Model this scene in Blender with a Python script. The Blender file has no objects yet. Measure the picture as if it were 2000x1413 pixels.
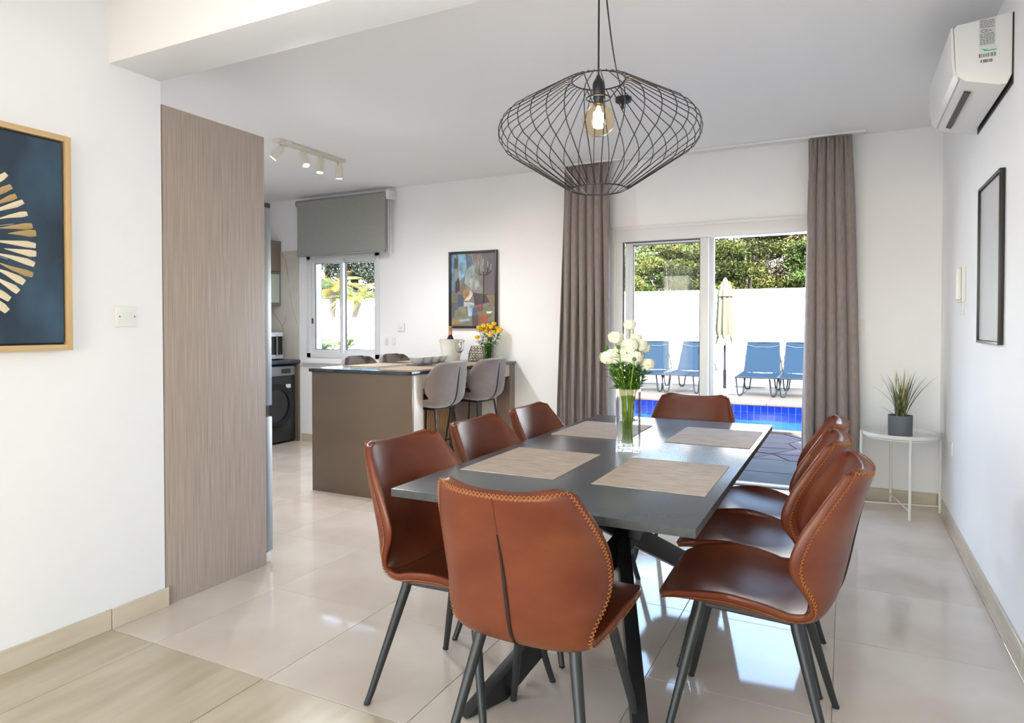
import bpy, bmesh, math, random
import numpy as np
from mathutils import Vector, Matrix
random.seed(7)
S = bpy.context.scene
COL = S.collection
PI = math.pi

def lin(h):
    h = h.lstrip('#'); o = []
    for i in (0, 2, 4):
        c = int(h[i:i+2], 16)/255
        o.append(c/12.92 if c <= .04045 else ((c+.055)/1.055)**2.4)
    return (*o, 1)

# ------------------------------------------------------------------ camera
cam = bpy.data.cameras.new('camera'); co = bpy.data.objects.new('camera', cam); COL.objects.link(co)
co.location = (0, 0, 1.27)
co.rotation_euler = (math.radians(90-1.06), 0, math.atan(651/1300))
cam.sensor_width = 36; cam.lens = 1300/2000*36; cam.shift_y = -44.5/2000; cam.clip_start = .05; cam.clip_end = 300
S.camera = co
S.view_settings.view_transform = 'Standard'; S.view_settings.look = 'None'
S.view_settings.gamma = 1; S.view_settings.use_curve_mapping = False
S.view_settings.exposure = 0.55
# ------------------------------------------------------------------ sky, sun, added fill lamps
W = bpy.data.worlds.new('sky'); S.world = W; W.use_nodes = True
nt = W.node_tree; nt.nodes.clear()
sk = nt.nodes.new('ShaderNodeTexSky'); sk.sky_type = 'NISHITA'; sk.sun_disc = False
sk.sun_elevation = math.radians(48); sk.sun_rotation = math.radians(151); sk.dust_density = 2.0; sk.air_density = 1.2
bg = nt.nodes.new('ShaderNodeBackground'); bg.inputs[1].default_value = 1.7
ou = nt.nodes.new('ShaderNodeOutputWorld')
nt.links.new(sk.outputs[0], bg.inputs[0]); nt.links.new(bg.outputs[0], ou.inputs[0])
def lamp(name, typ, loc, rot, energy, color=(1, 1, 1), **k):
    l = bpy.data.lights.new(name, typ); l.energy = energy; l.color = color
    for a, b in k.items(): setattr(l, a, b)
    o = bpy.data.objects.new(name, l); COL.objects.link(o); o.location = loc; o.rotation_euler = rot
    return o
sun = lamp('sun', 'SUN', (5, -9, 10), (0, 0, 0), 42, (1, .975, .945), angle=.01)
sun.rotation_euler = Vector((.5, -.9, 1.02)).to_track_quat('Z', 'Y').to_euler()
# two unseen area lamps behind the camera, added to brighten the room
lamp('rear_fill', 'AREA', (-1.1, -2.86, 1.35), (math.radians(90), 0, 0), 9, (.92, .96, 1), shape='RECTANGLE', size=3.2, size_y=2.3)
lamp('side_fill', 'AREA', (-2.78, -1.3, 1.4), (math.radians(90), 0, math.radians(-90)), 41, (.90, .95, 1), shape='RECTANGLE', size=2.5, size_y=2.1)
# added soft fill beside the camera, stands in for a flash, aimed up-forward
lamp('camera_fill', 'AREA', (-.35, .75, 1.62), Vector((.22, -1, -.62)).to_track_quat('Z', 'Y').to_euler(), 8, (.95, .975, 1), shape='DISK', size=.7)

# ------------------------------------------------------------------ helpers
class MB:
    def __init__(s): s.v = []; s.f = []
    def add(s, v, f):
        n = len(s.v); s.v += [tuple(map(float, p)) for p in v]; s.f += [tuple(i+n for i in q) for q in f]; return s
    def box(s, x0, x1, y0, y1, z0, z1):
        v = [(x, y, z) for x in (x0, x1) for y in (y0, y1) for z in (z0, z1)]
        return s.add(v, [(0, 1, 3, 2), (4, 6, 7, 5), (0, 4, 5, 1), (2, 3, 7, 6), (0, 2, 6, 4), (1, 5, 7, 3)])
    def prism(s, pts, z0, z1):                      # polygon in xy, extruded in z
        n = len(pts)
        v = [(*p, z0) for p in pts]+[(*p, z1) for p in pts]
        return s.add(v, [tuple(range(n))[::-1], tuple(range(n, 2*n))]+[(i, (i+1) % n, (i+1) % n+n, i+n) for i in range(n)])
    def prism_x(s, pts, x0, x1):                    # polygon in yz, extruded in x
        n = len(pts)
        v = [(x0, *p) for p in pts]+[(x1, *p) for p in pts]
        return s.add(v, [tuple(range(n))[::-1], tuple(range(n, 2*n))]+[(i, (i+1) % n, (i+1) % n+n, i+n) for i in range(n)])
    def prism_y(s, pts, y0, y1):                    # polygon in xz, extruded in y
        n = len(pts)
        v = [(p[0], y0, p[1]) for p in pts]+[(p[0], y1, p[1]) for p in pts]
        return s.add(v, [tuple(range(n)), tuple(range(n, 2*n))[::-1]]+[(i, i+n, (i+1) % n+n, (i+1) % n) for i in range(n)])
    def lathe(s, prof, n=24, c=(0, 0, 0), caps=True):
        v = []; f = []
        for r, z in prof:
            v += [(c[0]+r*math.cos(2*PI*i/n), c[1]+r*math.sin(2*PI*i/n), c[2]+z) for i in range(n)]
        m = len(prof)
        for j in range(m-1):
            f += [(j*n+i, j*n+(i+1) % n, (j+1)*n+(i+1) % n, (j+1)*n+i) for i in range(n)]
        if caps: f += [tuple(range(n))[::-1], tuple((m-1)*n+i for i in range(n))]
        return s.add(v, f)
    def tube(s, pts, r, n=8, closed=False, caps=True, flat=None):
        P = [Vector(p) for p in pts]; m = len(P); R = r if isinstance(r, (list, tuple)) else [r]*m
        v = []; f = []; up = None
        for i, p in enumerate(P):
            if closed: d = (P[(i+1) % m]-P[i-1])
            else: d = (P[min(i+1, m-1)]-P[max(i-1, 0)])
            d.normalize()
            if up is None:
                up = Vector((0, 0, 1)) if abs(d.z) < .9 else Vector((0, 1, 0))
            a = d.cross(up).normalized(); b = a.cross(d).normalized(); up = b
            for k in range(n):
                t = 2*PI*k/n+(PI/n)
                v.append(p+a*R[i]*math.cos(t)*(flat[0] if flat else 1)+b*R[i]*math.sin(t)*(flat[1] if flat else 1))
        for j in range(m if closed else m-1):
            for i in range(n):
                j2 = (j+1) % m
                f.append((j*n+i, j*n+(i+1) % n, j2*n+(i+1) % n, j2*n+i))
        if caps and not closed: f += [tuple(range(n))[::-1], tuple((m-1)*n+i for i in range(n))]
        return s.add(v, f)
    def bar(s, a, b, w, h):                          # square bar between points
        return s.tube([a, b], 1/math.sqrt(2)*2/2, n=4, flat=(w, h))
    def ball(s, c, r, n=12, m=8, sc=(1, 1, 1)):
        v = [(c[0], c[1], c[2]-r*sc[2])]; f = []
        for j in range(1, m):
            t = PI*j/m
            v += [(c[0]+r*sc[0]*math.sin(t)*math.cos(2*PI*i/n), c[1]+r*sc[1]*math.sin(t)*math.sin(2*PI*i/n), c[2]-r*sc[2]*math.cos(t)) for i in range(n)]
        v.append((c[0], c[1], c[2]+r*sc[2])); L = len(v)-1
        f += [(0, 1+(i+1) % n, 1+i) for i in range(n)]
        for j in range(m-2):
            f += [(1+j*n+i, 1+j*n+(i+1) % n, 1+(j+1)*n+(i+1) % n, 1+(j+1)*n+i) for i in range(n)]
        f += [(1+(m-2)*n+i, 1+(m-2)*n+(i+1) % n, L) for i in range(n)]
        return s.add(v, f)
    def mesh(s, name, mats, smooth=True, bevel=0, seg=2, ang=35):
        me = bpy.data.meshes.new(name); me.from_pydata(s.v, [], s.f)
        if bevel or True:
            bm = bmesh.new(); bm.from_mesh(me)
            bmesh.ops.recalc_face_normals(bm, faces=bm.faces)
            if bevel:
                bmesh.ops.bevel(bm, geom=[e for e in bm.edges if e.calc_face_angle(0) > .5], offset=bevel, segments=seg, profile=.6, affect='EDGES')
            bm.to_mesh(me); bm.free()
        for m in (mats if isinstance(mats, (list, tuple)) else [mats]): me.materials.append(m)
        if smooth:
            me.shade_smooth(); me.set_sharp_from_angle(angle=math.radians(ang))
        return me
    def build(s, name, mats, parent=None, loc=None, rot=None, **k):
        me = s.mesh(name, mats, **k)
        return link(name, me, parent, loc, rot)

def link(name, me, parent=None, loc=None, rot=None):
    o = bpy.data.objects.new(name, me); COL.objects.link(o)
    if parent: o.parent = parent
    if loc is not None: o.location = loc
    if rot is not None: o.rotation_euler = rot
    return o
def tag(o, label=None, cat=None, group=None, kind=None):
    if label: o['label'] = label
    if cat: o['category'] = cat
    if group: o['group'] = group
    if kind: o['kind'] = kind
    return o
def thing(name, label, cat, loc=(0, 0, 0), rz=0, group=None):
    o = bpy.data.objects.new(name, None); COL.objects.link(o); o.empty_display_size = .1
    o.location = loc; o.rotation_euler = (0, 0, rz)
    return tag(o, label, cat, group)
def struct(name, mb, m, parent=None, **k):
    o = mb.build(name, m, parent, **k)
    if parent is None: o['kind'] = 'structure'
    return o
def dup(root, loc, rz, label=None, group=None):
    r = root.copy(); COL.objects.link(r); r.location = loc; r.rotation_euler = (0, 0, rz)
    if label: r['label'] = label
    if group: r['group'] = group
    for ch in list(root.children):
        c = ch.copy(); COL.objects.link(c); c.parent = r
        for g in ch.children:
            d = g.copy(); COL.objects.link(d); d.parent = c
    return r

def mat(name, col, rough=.5, metal=0, spec=.5, **k):
    m = bpy.data.materials.new(name); m.use_nodes = True
    b = m.node_tree.nodes['Principled BSDF']
    c = lin(col) if isinstance(col, str) else (*col, 1)
    b.inputs['Base Color'].default_value = c; b.inputs['Roughness'].default_value = rough
    b.inputs['Metallic'].default_value = metal; b.inputs['Specular IOR Level'].default_value = spec
    for a, v in k.items():
        b.inputs[a.replace('_', ' ')].default_value = v
    return m
def noisy(m, col2, scale=5, stretch=(1, 1, 1), fac=(.35, .65), detail=4, bump=0, bscale=None, rough=None, bstretch=None):
    """mixes a second colour in by noise in object space; optional fine relief"""
    n = m.node_tree.nodes; l = m.node_tree.links; b = n['Principled BSDF']
    tc = n.new('ShaderNodeTexCoord'); mp = n.new('ShaderNodeMapping'); mp.inputs['Scale'].default_value = stretch
    l.new(tc.outputs['Object'], mp.inputs[0])
    no = n.new('ShaderNodeTexNoise'); no.inputs['Scale'].default_value = scale; no.inputs['Detail'].default_value = detail
    l.new(mp.outputs[0], no.inputs[0])
    mr = n.new('ShaderNodeMapRange'); mr.inputs[1].default_value = fac[0]; mr.inputs[2].default_value = fac[1]
    l.new(no.outputs[0], mr.inputs[0])
    mx = n.new('ShaderNodeMix'); mx.data_type = 'RGBA'
    mx.inputs[6].default_value = b.inputs['Base Color'].default_value; mx.inputs[7].default_value = lin(col2) if isinstance(col2, str) else (*col2, 1)
    l.new(mr.outputs[0], mx.inputs[0]); l.new(mx.outputs[2], b.inputs['Base Color'])
    if rough:
        r = n.new('ShaderNodeMapRange'); r.inputs[3].default_value = rough[0]; r.inputs[4].default_value = rough[1]
        l.new(mr.outputs[0], r.inputs[0]); l.new(r.outputs[0], b.inputs['Roughness'])
    if bump:
        n2 = no
        if bscale:
            mp2 = n.new('ShaderNodeMapping'); mp2.inputs['Scale'].default_value = bstretch or stretch
            l.new(tc.outputs['Object'], mp2.inputs[0])
            n2 = n.new('ShaderNodeTexNoise'); n2.inputs['Scale'].default_value = bscale; n2.inputs['Detail'].default_value = 3
            l.new(mp2.outputs[0], n2.inputs[0])
        bp = n.new('ShaderNodeBump'); bp.inputs['Strength'].default_value = bump; bp.inputs['Distance'].default_value = .002
        l.new(n2.outputs[0], bp.inputs['Height']); l.new(bp.outputs[0], b.inputs['Normal'])
    return m
def emis(name, col, st):
    m = mat(name, col); b = m.node_tree.nodes['Principled BSDF']
    b.inputs['Emission Color'].default_value = lin(col); b.inputs['Emission Strength'].default_value = st
    return m
def glass_thin(name, tint=(1, 1, 1), gl=.09, rough=0):
    m = bpy.data.materials.new(name); m.use_nodes = True; n = m.node_tree.nodes; l = m.node_tree.links; n.clear()
    t = n.new('ShaderNodeBsdfTransparent'); t.inputs[0].default_value = (*tint, 1)
    g = n.new('ShaderNodeBsdfGlossy'); g.inputs['Roughness'].default_value = rough
    lw = n.new('ShaderNodeLayerWeight'); p5 = n.new('ShaderNodeMath'); p5.operation = 'POWER'; p5.inputs[1].default_value = 5
    l.new(lw.outputs['Facing'], p5.inputs[0]); f = n.new('ShaderNodeMath'); f.operation = 'MULTIPLY_ADD'; f.inputs[1].default_value = .8; f.inputs[2].default_value = .007; l.new(p5.outputs[0], f.inputs[0])
    mx = n.new('ShaderNodeMixShader'); o = n.new('ShaderNodeOutputMaterial')
    l.new(f.outputs[0], mx.inputs[0]); l.new(t.outputs[0], mx.inputs[1]); l.new(g.outputs[0], mx.inputs[2]); l.new(mx.outputs[0], o.inputs[0])
    return m

M = {}
M['wall'] = noisy(mat('white_paint', (.86, .865, .875), .6, spec=.3), (.835, .84, .85), 1.5, bump=.03, bscale=90)
M['ceil'] = mat('ceiling_paint', (.90, .90, .90), .7, spec=.2)
M['ext'] = mat('exterior_render', (.84, .84, .83), .8, spec=.2)
M['frame'] = mat('white_aluminium', (.74, .75, .75), .35)
M['gasket'] = mat('black_gasket', (.02, .02, .025), .5)
M['tile'] = noisy(mat('polished_beige_tile', '#dbd0c4', .07, spec=.6), '#c6b8a9', 2.2, fac=(.3, .72), detail=9)
M['tile2'] = noisy(mat('matt_beige_plank', '#c3b6a0', .2, spec=.4), '#b1a38b', 2.2, stretch=(5, .7, 1), fac=(.3, .7), detail=6)
M['grout'] = mat('grout', '#8f8474', .8)
M['grout2'] = mat('grout_light', '#b3a798', .8)
M['skirt'] = noisy(mat('skirting_tile', '#cbc0ae', .25, spec=.4), '#bdb19e', 3, stretch=(1, 1, 6), fac=(.3, .7))
M['panel'] = noisy(mat('striated_wood_laminate', '#aea097', .45), '#8f827a', 9, stretch=(22, 22, .35), fac=(.3, .7), detail=5, bump=.12, bscale=12, bstretch=(40, 40, .3))
M['brown'] = noisy(mat('taupe_lacquer', '#70604f', .3), '#6b5b4b', 2)
M['taupe'] = noisy(mat('taupe_gloss', '#8b7a6d', .28), '#85746a', 2)
M['cream'] = mat('pale_laminate', '#cfc4b8', .25)
M['slat'] = noisy(mat('oak_slat', '#dcae7e', .45), '#c08f5f', 6, stretch=(6, 6, .6))
M['black'] = mat('black_metal', '#1c1c1e', .38, spec=.5)
M['leg'] = mat('graphite_metal', '#2b2d2f', .42, metal=.3)
M['stone'] = noisy(mat('dark_worktop', '#2c3038', .16, spec=.6), '#484e58', 14, fac=(.4, .75))
M['table'] = noisy(mat('slate_grey_tabletop', '#40454a', .24, spec=.9), '#464b50', 5, stretch=(4, 1, 1), fac=(.2, .8))
M['leather'] = noisy(mat('cognac_leather', '#602a18', .36, spec=.42), '#6f3b20', 4.2, stretch=(1, 1, 1.8), fac=(.4, .7), detail=8, bump=.12, bscale=55)
M['thread'] = mat('orange_thread', '#9c5c26', .7)
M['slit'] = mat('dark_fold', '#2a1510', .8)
M['velvet'] = noisy(mat('grey_brown_velvet', '#6e625f', .75, Sheen_Weight=.5), '#7e7370', 7, fac=(.3, .7))
M['tan'] = noisy(mat('tan_leather', '#c0713a', .4), '#a85f30', 6)
M['steel'] = mat('brushed_steel', '#8f9396', .35, metal=.7)
M['curtain'] = noisy(mat('taupe_linen', '#938885', .85, spec=.1, Sheen_Weight=.2), '#877b78', 60, stretch=(1, 1, .3), fac=(.3, .7), bump=.1, bscale=400)
M['blind'] = noisy(mat('grey_blind_fabric', '#9c9d98', .85, spec=.1), '#93948f', 120)
M['white'] = mat('white_plastic', (.78, .78, .76), .35)
M['cream_lamp'] = mat('cream_lamp_metal', '#dcd8c8', .45)
M['mwhite'] = mat('white_powder_coat', (.78, .78, .74), .4)
M['pot'] = mat('grey_ceramic_pot', '#5f656a', .55)
M['washer'] = mat('anthracite_enamel', '#35383a', .25, metal=.4)
M['dglass'] = mat('dark_glass', '#0d0f12', .06, spec=.8)
M['frost'] = mat('frosted_glass', '#b9c2b4', .25)
M['glass'] = glass_thin('window_glass')
M['gold'] = mat('pale_gold_frame', '#d9b98a', .35, metal=.35)
M['bframe'] = mat('black_frame', '#1e1c1b', .4)
M['vglass'] = mat('clear_glass', (1, 1, 1), 0.0, Transmission_Weight=1.0, IOR=1.45)
M['water'] = mat('vase_water', (.95, 1, .97), 0.0, Transmission_Weight=1.0, IOR=1.33)

# ------------------------------------------------------------------ room shell
XL, XR, YF, ZC = -2.745, .603, 5.55, 2.68
XK = -6.02
fl = struct('floor', MB().box(XK-.2, XR+.2, 1.7225, YF+.12, -.12, -.0035), M['grout2'])
tm = {}
def floor_tile(x0, x1, y0, y1, m, par, g=.0012):
    k = (round(x1-x0, 3), round(y1-y0, 3), m.name)
    if k not in tm:
        a, b = (x1-x0)/2-g, (y1-y0)/2-g
        tm[k] = MB().box(-a, a, -b, b, -.01, 0).mesh('tile', m, bevel=.0008, seg=1)
    return link('tile', tm[k], par, ((x0+x1)/2, (y0+y1)/2, 0))
xs = sorted([-.637-.6075*k for k in range(0, 9)]+[-.637+.6075, -.637+1.215])+[XR]
xs = [XK]+[x for x in xs if x > XK+.05]
ys = [1.7225]+[1.7225+.632*k for k in range(1, 7)]+[YF]
for i in range(len(xs)-1):
    for j in range(len(ys)-1):
        if ys[j+1]-ys[j] > .02: floor_tile(xs[i], xs[i+1], ys[j], ys[j+1], M['tile'], fl)
ln = struct('floor_living', MB().box(XL-.2, XR+.2, -3.0, 1.7225, -.12, -.0035), M['grout'])
xs = [XL, -2.463, -1.866, -1.266, -.666, -.066, XR]; ys = [-3.0, -1.88, -.68, .52, 1.7225]
for i in range(len(xs)-1):
    for j in range(len(ys)-1): floor_tile(xs[i], xs[i+1], ys[j], ys[j+1], M['tile2'], ln, .0018)
# walls
struct('wall_right', MB().box(XR, XR+.2, -3.2, YF+.2, -.1, ZC+.6), M['wall'])
struct('wall_left', MB().box(XL-.14, XL, -.0, 1.975, -.1, ZC+.1), M['wall'], bevel=.004)
struct('wall_left_rear', MB().box(XL-.14, XL, -3.2, -2.6, -.1, ZC+.1).box(XL-.14, XL, -2.6, .0, 2.5, ZC+.1).box(XL-.14, XL, -2.6, .0, -.1, .3), M['wall'], smooth=False)
struct('wall_kitchen_near', MB().box(XK, XL-.14, 1.86, 1.975, -.1, ZC+.1), M['wall'])
struct('wall_kitchen_left', MB().box(XK-.2, XK, 1.8, YF+.2, -.1, ZC+.6), M['wall'])
# far wall with the kitchen window and the sliding-door openings
wx0, wx1, wz0, wz1 = -5.30, -4.31, .93, 2.045
dx0, dx1, dz1 = -1.83, -.20, 2.10
b = MB()
y0, y1 = YF, YF+.22
b.box(XK-.2, wx0, y0, y1, -.1, ZC+.6); b.box(wx0, wx1, y0, y1, -.1, wz0); b.box(wx0, wx1, y0, y1, wz1, ZC+.6)
b.box(wx1, dx0, y0, y1, -.1, ZC+.6); b.box(dx0, dx1, y0, y1, dz1, ZC+.6); b.box(dx1, XR+.2, y0, y1, -.1, ZC+.6)
struct('wall_back', b, M['wall'], smooth=False)
# living room end behind the camera: wall with an opening added to let light in
b = MB(); b.box(XL-.14, -2.7, -3.2, -3.0, -.1, ZC); b.box(.5, XR, -3.2, -3.0, -.1, ZC); b.box(-2.7, .5, -3.2, -3.0, 2.5, ZC+.1)
struct('wall_front', b, M['wall'], smooth=False)
struct('sun_blocker_slab', MB().box(XL-3.5, XR+2.5, -7.5, -3.2, ZC, ZC+.2), M['ext'])  # unseen slab added to keep direct sun out of the rear opening
struct('ceiling', MB().box(XK-.2, XR+.2, -3.2, YF+.22, ZC, ZC+.3), M['ceil'])
struct('trim_1', MB().box(XL-.14, XR, 1.742, 1.975, 2.364, ZC+.05), M['wall'], bevel=.003)['label'] = 'white dropped ceiling beam between living and dining area'
# skirting
def skirting(name, boxes):
    s = None
    for i, q in enumerate(boxes):
        o = MB().box(*q).build(name if i == 0 else 'tile', M['skirt'], s, bevel=.0015, seg=1)
        if i == 0: s = o; o['kind'] = 'structure'
hs = .085
skirting('baseboard_left', [(XL, XL+.011, 1.7245, 1.986, 0, hs), (XL, XL+.010, 1.1165, 1.7215, 0, hs), (XL, XL+.010, .51, 1.1135, 0, hs), (XL, XL+.010, -.09, .507, 0, hs)])
skirting('baseboard_right', [(XR-.011, XR, YF-.632*(k+1)+.0015, YF-.632*k-.0015, 0, hs) for k in range(0, 9)])
skirting('baseboard_back', [(.0, XR-.012, YF-.011, YF, 0, hs), (dx1+.0, -.0015, YF-.011, YF, 0, hs), (-2.43, dx0, YF-.011, YF, 0, hs), (-2.69, -2.433, YF-.011, YF, 0, hs), (-4.9, -3.72, YF-.011, YF, 0, hs), (-5.39, -4.903, YF-.011, YF, 0, hs)])

# ------------------------------------------------------------------ kitchen window
w = struct('window_1', MB().box(wx0, wx1, YF-.03, YF+.0, wz0-.035, wz0-.005).box(wx0-.05, wx1+.03, YF-.05, YF, wz0-.06, wz0-.035), M['wall'], bevel=.003)
fb = MB()
for q in ((wx0, wx0+.055, wz0, wz1), (wx1-.055, wx1, wz0, wz1), (wx0, wx1, wz1-.045, wz1), (wx0, wx1, wz0, wz0+.05)):
    fb.box(q[0], q[1], YF-.012, YF+.08, q[2], q[3])
fb.build('window_frame', M['frame'], w, bevel=.003)
def sash(par, x0, x1, z0, z1, y, t=.055, d=.03, gl=True, bot=None):
    s = MB(); bt = bot or t
    for q in ((x0, x0+t, z0, z1), (x1-t, x1, z0, z1), (x0+t, x1-t, z1-t, z1), (x0+t, x1-t, z0, z0+bt)):
        s.box(q[0], q[1], y, y+d, q[2], q[3])
    o = s.build('sash', M['frame'], par, bevel=.0025)
    g = MB(); e = .006
    for q in ((x0+t, x0+t+e, z0+bt, z1-t), (x1-t-e, x1-t, z0+bt, z1-t), (x0+t, x1-t, z1-t-e, z1-t), (x0+t, x1-t, z0+bt, z0+bt+e)):
        g.box(q[0], q[1], y+.006, y+d-.006, q[2], q[3])
    g.build('gasket', M['gasket'], o)
    MB().box(x0+t, x1-t, y+d/2-.003, y+d/2+.003, z0+bt, z1-t).build('pane', M['glass'], o, smooth=False)
    return o
s1 = sash(w, -5.245, -4.80, .975, 2.0, YF+.005, .045)
s2 = sash(w, -4.845, -4.365, .975, 2.0, YF+.04, .045)
MB().box(-5.232, -5.218, YF-.006, YF+.006, 1.30, 1.36).build('latch', M['black'], s1, bevel=.002)
MB().box(-4.392, -4.378, YF+.026, YF+.042, 1.24, 1.37).build('latch', M['steel'], s2, bevel=.002)
# ------------------------------------------------------------------ sliding door
d = struct('door_1', MB().box(dx0, dx1, YF+.0, YF+.16, -.012, .003), M['gasket'])
fb = MB()
fb.box(dx0, dx0+.05, YF-.012, YF+.15, 0, dz1).box(dx1-.05, dx1, YF-.012, YF+.15, 0, dz1).box(dx0+.05, dx1-.05, YF-.012, YF+.15, 1.995, dz1)
fb.box(dx0-.02, dx1+.02, YF-.018, YF-.008, dz1-.005, dz1+.022).box(dx0-.03, dx0+.005, YF-.018, YF-.008, 0, dz1+.02)
fb.box(dx0+.05, dx1-.05, YF+.02, YF+.045, .003, .02)
fb.build('door_frame', M['frame'], d, bevel=.003)
sa = sash(d, -1.79, -1.0, .02, 2.06, YF+.02, .068, .04, bot=.09)
sb = sash(d, -1.715, -.965, .02, 2.04, YF+.075, .068, .04, bot=.09)
MB().box(-1.012, -1.0, YF+.008, YF+.022, .95, 1.15).build('handle', M['frame'], sa, bevel=.003)

# ------------------------------------------------------------------ curtains and track
tr = MB().box(-2.28, .12, 5.40, 5.46, ZC-.018, ZC-.001).build('curtain_track', M['white'], bevel=.002)
tag(tr, 'slim white ceiling track carrying both grey curtains', 'curtain track')
def curtain(name, x0, x1, bx0, bx1, label, seed, nf):
    R = random.Random(seed); b = MB(); nu, nz = 150, 30; H = 2.655; zb = .012
    ph = [R.uniform(-.25, .25) for _ in range(nf+2)]; am = [R.uniform(.7, 1.25) for _ in range(nf+2)]
    v = []
    for j in range(nz+1):
        t = j/nz; z = H-(H-zb)*t
        if j == 1: z = H-.03
        for i in range(nu+1):
            u = i/nu; q = u*nf; k = min(int(q), nf-1)
            env = .45+.55*min(1, max(0, (t-.02)/.12))
            a = (.042 if t > .04 else .022)*am[k]*env*(1+.15*math.sin(3*t+k))
            fold = math.sin(2*PI*(q+ph[0]*t*1.2+ph[k]*.25*math.sin(PI*(q-k))))
            sharp = math.copysign(abs(fold)**.7, fold)
            pinch = 0.012*math.sin(2*PI*q*3) if t < .05 else 0
            xa, xb = x0+(bx0-x0)*min(1, t*1.3), x1+(bx1-x1)*min(1, t*1.3)
            x = xa+(xb-xa)*u+.016*math.sin(2*PI*q*1+1.2+2*t)*env
            v.append((x, 5.43+a*sharp+pinch-.006*math.sin(5*t+2*u), z))
    f = [(j*(nu+1)+i, j*(nu+1)+i+1, (j+1)*(nu+1)+i+1, (j+1)*(nu+1)+i) for j in range(nz) for i in range(nu)]
    b.add(v, f)
    r = thing('curtain', label, 'curtain', (0, 0, 0), 0, 'grey curtains at the sliding door')
    o = b.build('drape', M['curtain'], r, ang=80)
    md = o.modifiers.new('thick', 'SOLIDIFY'); md.thickness = .004
    for k in range(nf):
        xx = x0+(x1-x0)*(k+.5)/nf
        MB().box(xx-.004, xx+.004, 5.42, 5.435, H-.02, ZC-.016).build('hook', M['black'], r)
    return r
curtain('c1', -2.21, -1.81, -2.27, -1.80, 'long grey curtain with deep folds hanging between island and sliding door', 3, 6)
curtain('c2', -.262, .02, -.29, .09, 'long grey pleated curtain hanging between sliding door and corner side table', 5, 5)

# ------------------------------------------------------------------ roller blind
r = thing('roller_blind', 'grey fabric roller blind half lowered over the kitchen window', 'blind', (0, 0, 0))
b = MB(); b.tube([(-5.36, 5.47, 2.60), (-4.14, 5.47, 2.60)], .036, 20); b.build('roller', M['blind'], r, ang=50)
MB().box(-5.33, -4.15, 5.437, 5.44, 2.02, 2.6).build('fabric', M['blind'], r)
MB().tube([(-5.33, 5.4385, 2.035), (-4.15, 5.4385, 2.035)], .011, 8).build('bottom_bar', M['blind'], r)
MB().box(-4.138, -4.10, 5.43, 5.55, 2.555, 2.64).build('bracket', M['white'], r, bevel=.004)
MB().tube([(-4.12, 5.45, 2.56), (-4.12, 5.45, 2.02), (-4.115, 5.46, 2.01), (-4.11, 5.47, 2.02), (-4.11, 5.47, 2.56)], .003, 6).build('chain', M['white'], r)

# ------------------------------------------------------------------ tall fridge unit
r = thing('tall_cabinet_panel', 'tall striated taupe wood laminate panel enclosing the fridge side', 'panel', (XL, 1.98, 0))
MB().box(-.02, 0, .0, .585, .0, 2.266).build('side_panel', M['panel'], r, bevel=.0015)
MB().box(-.66, -.021, .0, .565, 1.96, 2.266).build('top_cabinet', M['panel'], r, bevel=.0015)
r = thing('fridge', 'tall brushed steel fridge freezer edge showing beyond the taupe panel', 'fridge', (-3.37, 2.0, 0))
MB().box(.01, .59, .01, .56, .06, 1.90).build('cabinet', M['steel'], r, bevel=.004)
MB().box(.0, .606, .565, .628, .845, 1.905).build('door', M['steel'], r, bevel=.006)
MB().box(.0, .606, .565, .628, .06, .785).build('door', M['steel'], r, bevel=.006)
MB().box(.0, .600, .56, .610, .787, .843).build('handle_recess', M['black'], r)
MB().box(.555, .60, .56, .628, 1.906, 1.93).build('hinge', M['black'], r)
MB().box(.0, .6, .545, .615, .0, .055).build('plinth', M['white'], r, bevel=.003)

# ------------------------------------------------------------------ left kitchen run
r = thing('base_cabinet', 'brown kitchen base cabinet run framing the washing machine', 'cabinet', (-6.015, 2.7, 0))
MB().box(.0, .60, .02, 2.10, .02, .86).build('cabinet', M['brown'], r, bevel=.002)
MB().box(.0, .605, 2.815, 2.845, .0, .86).build('side_panel', M['brown'], r, bevel=.002)
for k in range(4): MB().box(.602, .62, .03+.52*k, .53+.52*k, .1, .85).build('door', M['brown'], r, bevel=.002)
o = MB().box(-6.02, -5.405, 2.6, YF, .865, .90).build('worktop', M['stone'], bevel=.003); tag(o, 'dark polished worktop above the washing machine', 'worktop')
o = MB().box(XK+.002, -5.415, YF-.013, YF-.0005, .902, 2.11).build('splashback', noisy(mat('veined_marble_tile', '#c9c6bc', .12), '#bcb7aa', 2, fac=(.4, .7)), bevel=.001)
tag(o, 'pale marble splashback with brown veins between microwave and kitchen window', 'splashback')
vn = mat('brown_vein', '#a8936a', .3)
for pts in ([(-5.66, 2.1), (-5.6, 2.0), (-5.575, 1.86), (-5.56, 1.76)], [(-5.86, 1.48), (-5.74, 1.37), (-5.66, 1.27), (-5.62, 1.20)], [(-5.66, 1.27), (-5.61, 1.33), (-5.6, 1.4)], [(-5.66, 1.26), (-5.66, 1.16), (-5.59, 1.05)]):
    MB().tube([(x, YF-.0132, z) for x, z in pts], [.009]+[.006]*(len(pts)-2)+[.002], 6, flat=(1, .12)).build('vein', vn, o)
for pts in ([(-5.6, 2.0), (-5.55, 2.02), (-5.5, 1.98)], [(-5.55, 1.66), (-5.5, 1.45), (-5.44, 1.3)]):
    MB().tube([(x, YF-.0132, z) for x, z in pts], .003, 5, flat=(1, .12)).build('vein', vn, o)
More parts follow.
